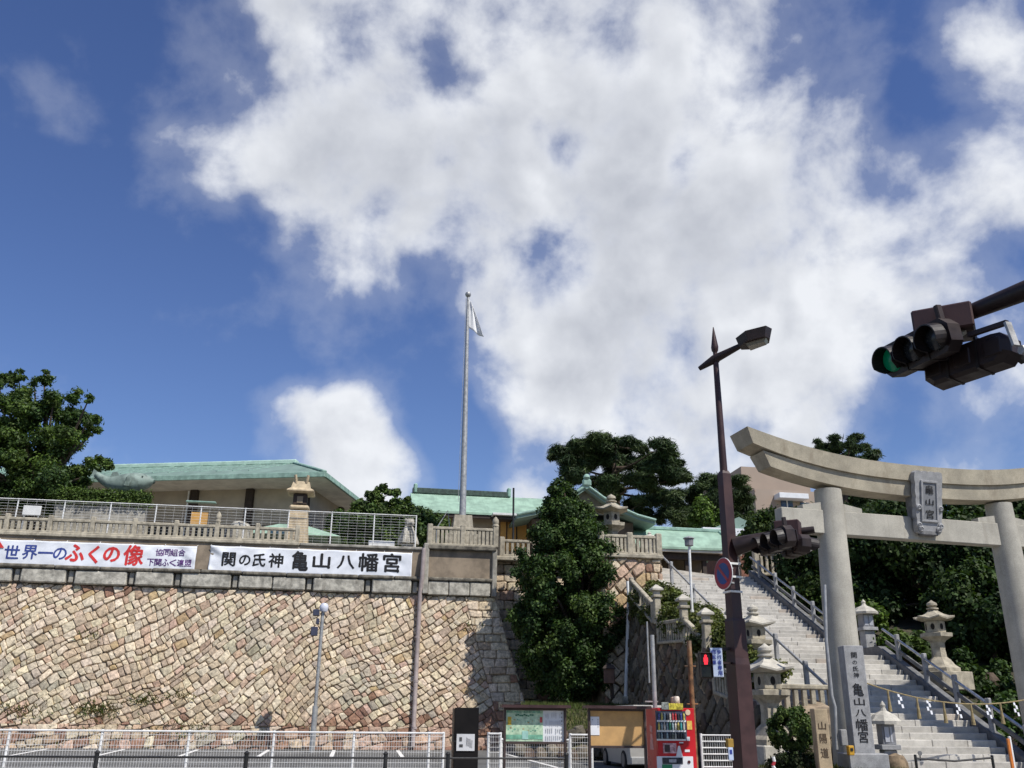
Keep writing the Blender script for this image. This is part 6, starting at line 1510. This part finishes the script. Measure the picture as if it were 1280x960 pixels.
# clipped hedge
hg = thing('clipped_hedge', 'clipped green hedge in front of the pufferfish statue', 'hedge', tuple(A(130, 630, 43)))
h0, h1 = A(76, 613, 43), A(187, 613.5, 43); cs = [(x, 43+dy, h0.z+dz-.35) for x in np.linspace(h0.x, h1.x, 26) for dy in (-.3, .1) for dz in (-.12, .2)]
leaves('foliage', cs, [.27]*len(cs), 16000, .06, GR_M+GR_Y, 'broad_leaf', hg, 11, shell=.5, up=.8)
MB().box(((h0.x+h1.x)/2, 43, (8.5+h0.z)/2-.35), (h1.x-h0.x, .6, h0.z-8.5-.5), 0, .03).build('raised_bed', M_CONC, hg)

# pines
def pine(name, label, foot, top, spread, npad, seed, lean=(0, 0), colset=GR_PINE, pads=None, n=26000, padr=1.3, needle=.20):
    t = thing(name, label, 'tree', foot, group='pines behind the shrine'); rs = np.random.RandomState(seed); foot = Vector(foot); top = Vector(top)
    cen = []; rad = []; tips = []
    H_ = (top-foot).length
    if pads is None:
        pads = []
        for i in range(npad):
            f = .38+.62*(i+.5)/npad; a = i*2.4+rs.rand(); rr = spread*(1-.72*((f-.38)/.62)**1.4)*(.45+.6*rs.rand())
            c = foot.lerp(top, f) + Vector((math.cos(a)*rr, math.sin(a)*rr*.7, 0)); pads.append((tuple(c), padr*(.75+.5*rs.rand())*(1-.35*f)))
    for c, r in pads:
        tips.append(c)
        for q in range(7):
            d = rs.normal(size=3)*np.array([.55, .5, .16])*r; cen.append(np.array(c)+d); rad.append(r*(.32+.2*rs.rand()))
    leaves('crown', cen, rad, n, needle, colset, 'pine_needles', t, seed+1, flat=.55, up=.9, elong=2.6, shell=.25, trans=.1, gloss=.6, wide=.3)
    m_ = foot.lerp(top, .5) + Vector((rs.normal()*.4, 0, 0))
    MB().tube([tuple(foot), tuple(m_), tuple(top-Vector((0, 0, .5)))], [.32, .22, .07], 10).build('trunk', M_BARK, t, smooth=True)
    b = MB()
    for c in tips:
        c = Vector(c); f = max(.25, min(.95, (c.z-foot.z)/(top.z-foot.z)-.06)); s_ = foot.lerp(top, f) if f < .5 else m_.lerp(top, (f-.5)*2); b.tube([tuple(s_), tuple(s_.lerp(c, .5)+Vector((0, 0, -.1))), tuple(c)], [.10, .07, .025], 6)
    b.build('branches', M_BARK, t, smooth=True)
    return t
def ppads(lst, Y, seed, dy=2.):
    rs = np.random.RandomState(seed); return [(tuple(A(px, py, Y+rs.normal()*dy)), r) for px, py, r in lst]
pine('pine_tree', 'big dark pine with layered crown behind the shrine gable', tuple(A(775, 680, 60)), tuple(A(765, 550, 60)), 4, 10, 21,
     pads=ppads([(703, 567, 1.0), (722, 560, 1.3), (745, 553, 1.4), (770, 556, 1.5), (795, 558, 1.5), (820, 563, 1.4), (838, 568, 1.0), (712, 580, 1.2), (740, 575, 1.7), (770, 578, 1.8), (800, 582, 1.8), (828, 586, 1.5), (846, 578, .8), (728, 596, 1.4), (760, 600, 1.7), (790, 605, 1.7), (818, 605, 1.6), (842, 600, 1.2), (745, 618, 1.3), (775, 625, 1.6), (805, 628, 1.6), (830, 622, 1.4), (790, 645, 1.4), (818, 645, 1.3), (700, 574, .8), (850, 592, .7)], 60, 1), n=110000, needle=.19)
pine('pine_tree', 'rounder pine between the big pine and the brown post', tuple(A(880, 700, 62)), tuple(A(885, 596, 62)), 3, 8, 23,
     pads=ppads([(862, 612, 1.2), (885, 598, 1.4), (908, 600, 1.2), (870, 628, 1.7), (895, 622, 1.8), (918, 618, 1.5), (930, 635, 1.3), (860, 645, 1.6), (885, 648, 1.8), (910, 645, 1.8), (935, 652, 1.3), (870, 665, 1.6), (900, 665, 1.7), (925, 668, 1.5), (945, 645, .8)], 62, 2), n=75000, needle=.19)
pine('pine_tree', 'dark pine rising above the torii beam', tuple(A(1060, 720, 66)), tuple(A(1060, 548, 66)), 3, 8, 25,
     pads=ppads([(1022, 562, .9), (1035, 553, .8), (1046, 560, 1.1), (1062, 556, 1.0), (1072, 548, .9), (1068, 568, 1.3), (1082, 560, .7), (1086, 572, .6), (1040, 572, 1.4), (1060, 582, 1.5), (1078, 585, 1.0), (1050, 600, 1.6), (1075, 605, 1.4), (1055, 625, 1.9), (1085, 630, 1.9), (1110, 625, 1.5), (1060, 650, 2.0), (1090, 650, 2.0), (1120, 645, 1.6), (1030, 580, .8)], 66, 3), n=80000, needle=.21)
# bright bush in front of the pines
yb_ = thing('bright_bush', 'bright yellow green bush below the pines', 'bush', tuple(A(880, 660, 55)))
C_, r_ = ell_clumps(tuple(A(883, 648, 55)), (1.3, 1.0, 1.1), 24, .38, 31); leaves('foliage', C_, r_, 8000, .11, GR_Y, 'spray_leaf', yb_, 32)
MB().tube([tuple(A(883, 648, 55)), (A(883, 648, 55).x, 55, 8.5)], .08, 6).build('stem', M_BARK, yb_)
# pine-like garden tree between hall and shrine office
gp_ = thing('garden_pine', 'small cloud pruned pine right of the hall eave', 'tree', tuple(A(470, 650, 47)), group=None)
pads = [(453, 632, .8), (466, 620, .7), (480, 612, .6), (492, 616, .5), (475, 630, 1.0), (495, 630, .8), (505, 640, .7), (460, 643, .9), (485, 645, 1.0), (510, 625, .4), (445, 640, .6)]
rs = np.random.RandomState(3); cen = []; rad = []
for px, py, r in pads:
    for k in range(6): cen.append(tuple(A(px+rs.normal()*5*r, py+rs.normal()*3*r, 47+rs.normal()*.4))); rad.append(r*.38)
leaves('crown', cen, rad, 20000, .11, GR_Y[1:2]+GR_M, 'pine_needles', gp_, 33, flat=.7, elong=2., shell=.2, trans=.15, up=.8)
trunk(gp_, (A(475, 660, 47).x, 47, 8.4), tuple(A(476, 640, 47)), [tuple(A(px, py, 47)) for px, py, r in pads], .12, 7)

# dark wood right of the stairs: single trees on the slope
rs = np.random.RandomState(40)
wood = [('glossy evergreen tree just right of the torii column', 20.2, 36.5, 4.4, 5.2, 2.6, GR_D), ('dark evergreen tree under the torii plaque', 23.4, 35.0, 4.0, 6.0, 2.9, GR_D), ('dark evergreen tree left of the right torii column', 27.4, 35.0, 4.0, 6.4, 3.2, GR_D),
        ('tall dark evergreen right of the right torii column', 31.5, 34.0, 3.8, 6.2, 3.4, GR_D), ('lower evergreen in front of the dark wood', 22.3, 30.4, 2.8, 3.9, 2.0, GR_D), ('low spreading evergreen beside the right torii column', 25.2, 29.5, 2.8, 3.4, 2.2, GR_M), ('far evergreen crown beyond the torii beam', 33.5, 44.0, 7.0, 5.2, 3.8, GR_M), ('lacy evergreen crown behind the plaque', 27.5, 43.0, 7.0, 4.6, 3.0, GR_M),
        ('olive shrub tree behind the stair rail', 19.6, 41.5, 7.4, 3.4, 1.7, GR_M), ('leafy shrub at the foot of the right torii column', 21.4, 25.6, 1.2, 2.6, 1.2, GR_M)]
for i, (lb, x, y, z, h, r, cs_) in enumerate(wood):
    t = thing('evergreen_tree', lb, 'tree', (x, y, z), group='dark evergreens right of the stairs')
    C_, r_ = ell_clumps((x, y, z+h*.58), (r, r*.85, h*.5), 64, r*.27, 41+i, .45)
    leaves('crown', C_, r_, n=int(17000+11000*r), size=.10+.010*r, cols=[tuple(.72*q for q in c_) for c_ in cs_], mname='broad_leaf', parent=t, seed=60+i, up=.4, shell=.3, trans=.14)
    trunk(t, (x, y, z-.3), (x, y, z+h*.35), [tuple(c) for c in C_[::7]], .09+.05*r, i)
# azalea shrubs on the slope beside the stairs
az = [(11.6, 35.6, 5.9, .9, 'clipped azalea at the top of the planted slope'), (11.6, 34.0, 5.25, .95, 'clipped azalea below the honey wall'), (11.6, 32.2, 4.55, .95, 'clipped azalea beside the tallest capped post'), (11.6, 30.5, 4.35, .85, 'clipped azalea left of the white lamp post'), (11.6, 28.7, 3.75, .95, 'clipped azalea right of the white lamp post'), (11.6, 27.0, 3.0, .9, 'clipped azalea above the pedestrian signal')]
for i, (x, y, z, r, lb) in enumerate(az):
    t = thing('azalea_shrub', lb, 'shrub', (x, y, z-.3), group='azaleas beside the stairs')
    C_, r_ = ell_clumps((x-.12, y, z+.12), (r*.98, r*1.2, r*.7), 70, .24, 80+i, .7); leaves('foliage', C_, r_, 13000, .07, [(.075, .095, .022), (.095, .11, .03), (.06, .08, .02), (.10, .105, .035)], 'spray_leaf', t, 90+i, up=.7)
    MB().lathe([(.3, -.6), (.5, 0), (.3, .3)], 8, (x, y, z-.1)).build('stems', M_BARK, t)
for i, (x, y, z, r, lb) in enumerate([(18.6, 36.2, 6.5, 1.0, 'ivy covered shrub above the right stair rail'), (18.7, 33.2, 5.2, .95, 'grassy shrub right of the upper stair rail'), (18.3, 29.4, 3.9, .7, 'small shrub behind the landing lantern'), (19.4, 38.6, 7.6, 1.0, 'bright ivy shrub below the stair head balustrade'), (19.6, 25.8, 1.6, 1.1, 'dark low shrub below the hexagonal lantern'), (20.2, 28.2, 2.9, 1.2, 'dark low shrub right of the hexagonal lantern'), (18.3, 24.4, 1.0, .8, 'dark low shrub beside the lower right handrail')]):
    t = thing('slope_shrub', lb, 'shrub', (x, y, z-.3), group='shrubs right of the stairs')
    C_, r_ = ell_clumps((x, y, z), (r*1.1, r*1.2, r*.7), 40, .25, 100+i, .6); leaves('foliage', C_, r_, 6000, .10, GR_Y if i in (1,) else (GR_D if i > 3 else GR_M+GR_Y[1:2]), 'spray_leaf', t, 110+i, up=.6)
    MB().lathe([(.3, -.6), (.5, 0), (.3, .3)], 8, (x, y, z-.1)).build('stems', M_BARK, t)
# round clipped bush
q = A(988, 909, 20.6); rbh = thing('round_bush', 'round clipped bush left of the tan marker post', 'bush', (q.x, 20.6, .5))
C_, r_ = ell_clumps((q.x, 20.6, q.z-.06), (.47, .47, .49), 190, .09, 120, .75, 0, .03); leaves('foliage', C_, r_, 22000, .036, GR_M+GR_D[:2], 'broad_leaf', rbh, 121, up=.5, shell=.3)
MB().lathe([(.05, .3), (.05, q.z-.1)], 6, (q.x, 20.6, 0)).build('stem', M_BARK, rbh)
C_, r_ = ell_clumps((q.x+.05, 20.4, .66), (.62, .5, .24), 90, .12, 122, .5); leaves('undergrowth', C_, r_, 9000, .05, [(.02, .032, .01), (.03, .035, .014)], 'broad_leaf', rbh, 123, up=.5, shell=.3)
# grass on bank and bed
def grass(name, label, pts, n, hgt, seed, cols):
    rs = np.random.RandomState(seed); b = MB(); cs = []
    (x0, x1, y0, y1, zf) = pts
    for k in range(n):
        x, y = rs.uniform(x0, x1), rs.uniform(y0, y1); z = zf(x, y); a = rs.rand()*6.28; h = hgt*(.5+rs.rand()); s_ = .012+.01*rs.rand()
        d = Vector((math.cos(a), math.sin(a), 0)); p = Vector((x, y, z)); tip = p+Vector((rs.normal()*.3*h, rs.normal()*.3*h, h))
        b.add([p-d*s_, p+d*s_, tip], [(0, 1, 2)]); cs.append(np.array(cols[rs.randint(len(cols))])*(.7+.6*rs.rand()))
    o = b.build(name, leafmat('grass_blade', .2, .6), None, kind='stuff', label=label, cat='grass'); setcol(o.data, np.array(cs))
grass('bank_grass', 'short rough grass on the bank below the leafy tree', (6.4, 10.3, 33.6, 37.5, lambda x, y: .3+(y-33)*.78 if y < 35 else 1.88+.06*(y-35)), 5000, .16, 130, [(.08, .11, .03), (.11, .12, .04), (.06, .09, .02)])
grass('bed_grass', 'thin grass in the bed of the stone pillars', (9.5, 12.3, 19.6, 22.2, lambda x, y: .53), 2600, .09, 131, [(.08, .10, .03), (.12, .11, .04), (.06, .08, .02)])

# low planting on the terrace between the hall and the shrine office
for i, (px, py, Y, r, lb) in enumerate([(440, 668, 46.5, 1.5, 'low dark shrub behind the mesh fence below the hall eave'), (470, 666, 46.0, 1.6, 'dark shrub under the cloud pruned pine'), (500, 664, 46.5, 1.6, 'dark shrub behind the small seated statue'), (527, 668, 45.5, 1.3, 'dark shrub between statue and flagpole balustrade')]):
    q = A(px, py, Y); t = thing('terrace_shrub', lb, 'shrub', (q.x, Y, 8.5), group='shrubs on the terrace')
    C_, r_ = ell_clumps(tuple(q), (r*1.1, r*.8, r*.8), 60, .34, 140+i, .5); leaves('foliage', C_, r_, 14000, .10, GR_D+GR_M, 'broad_leaf', t, 150+i, up=.6)
    MB().tube([(q.x, Y, 8.4), (q.x, Y, q.z)], .12, 6).build('stem', M_BARK, t)
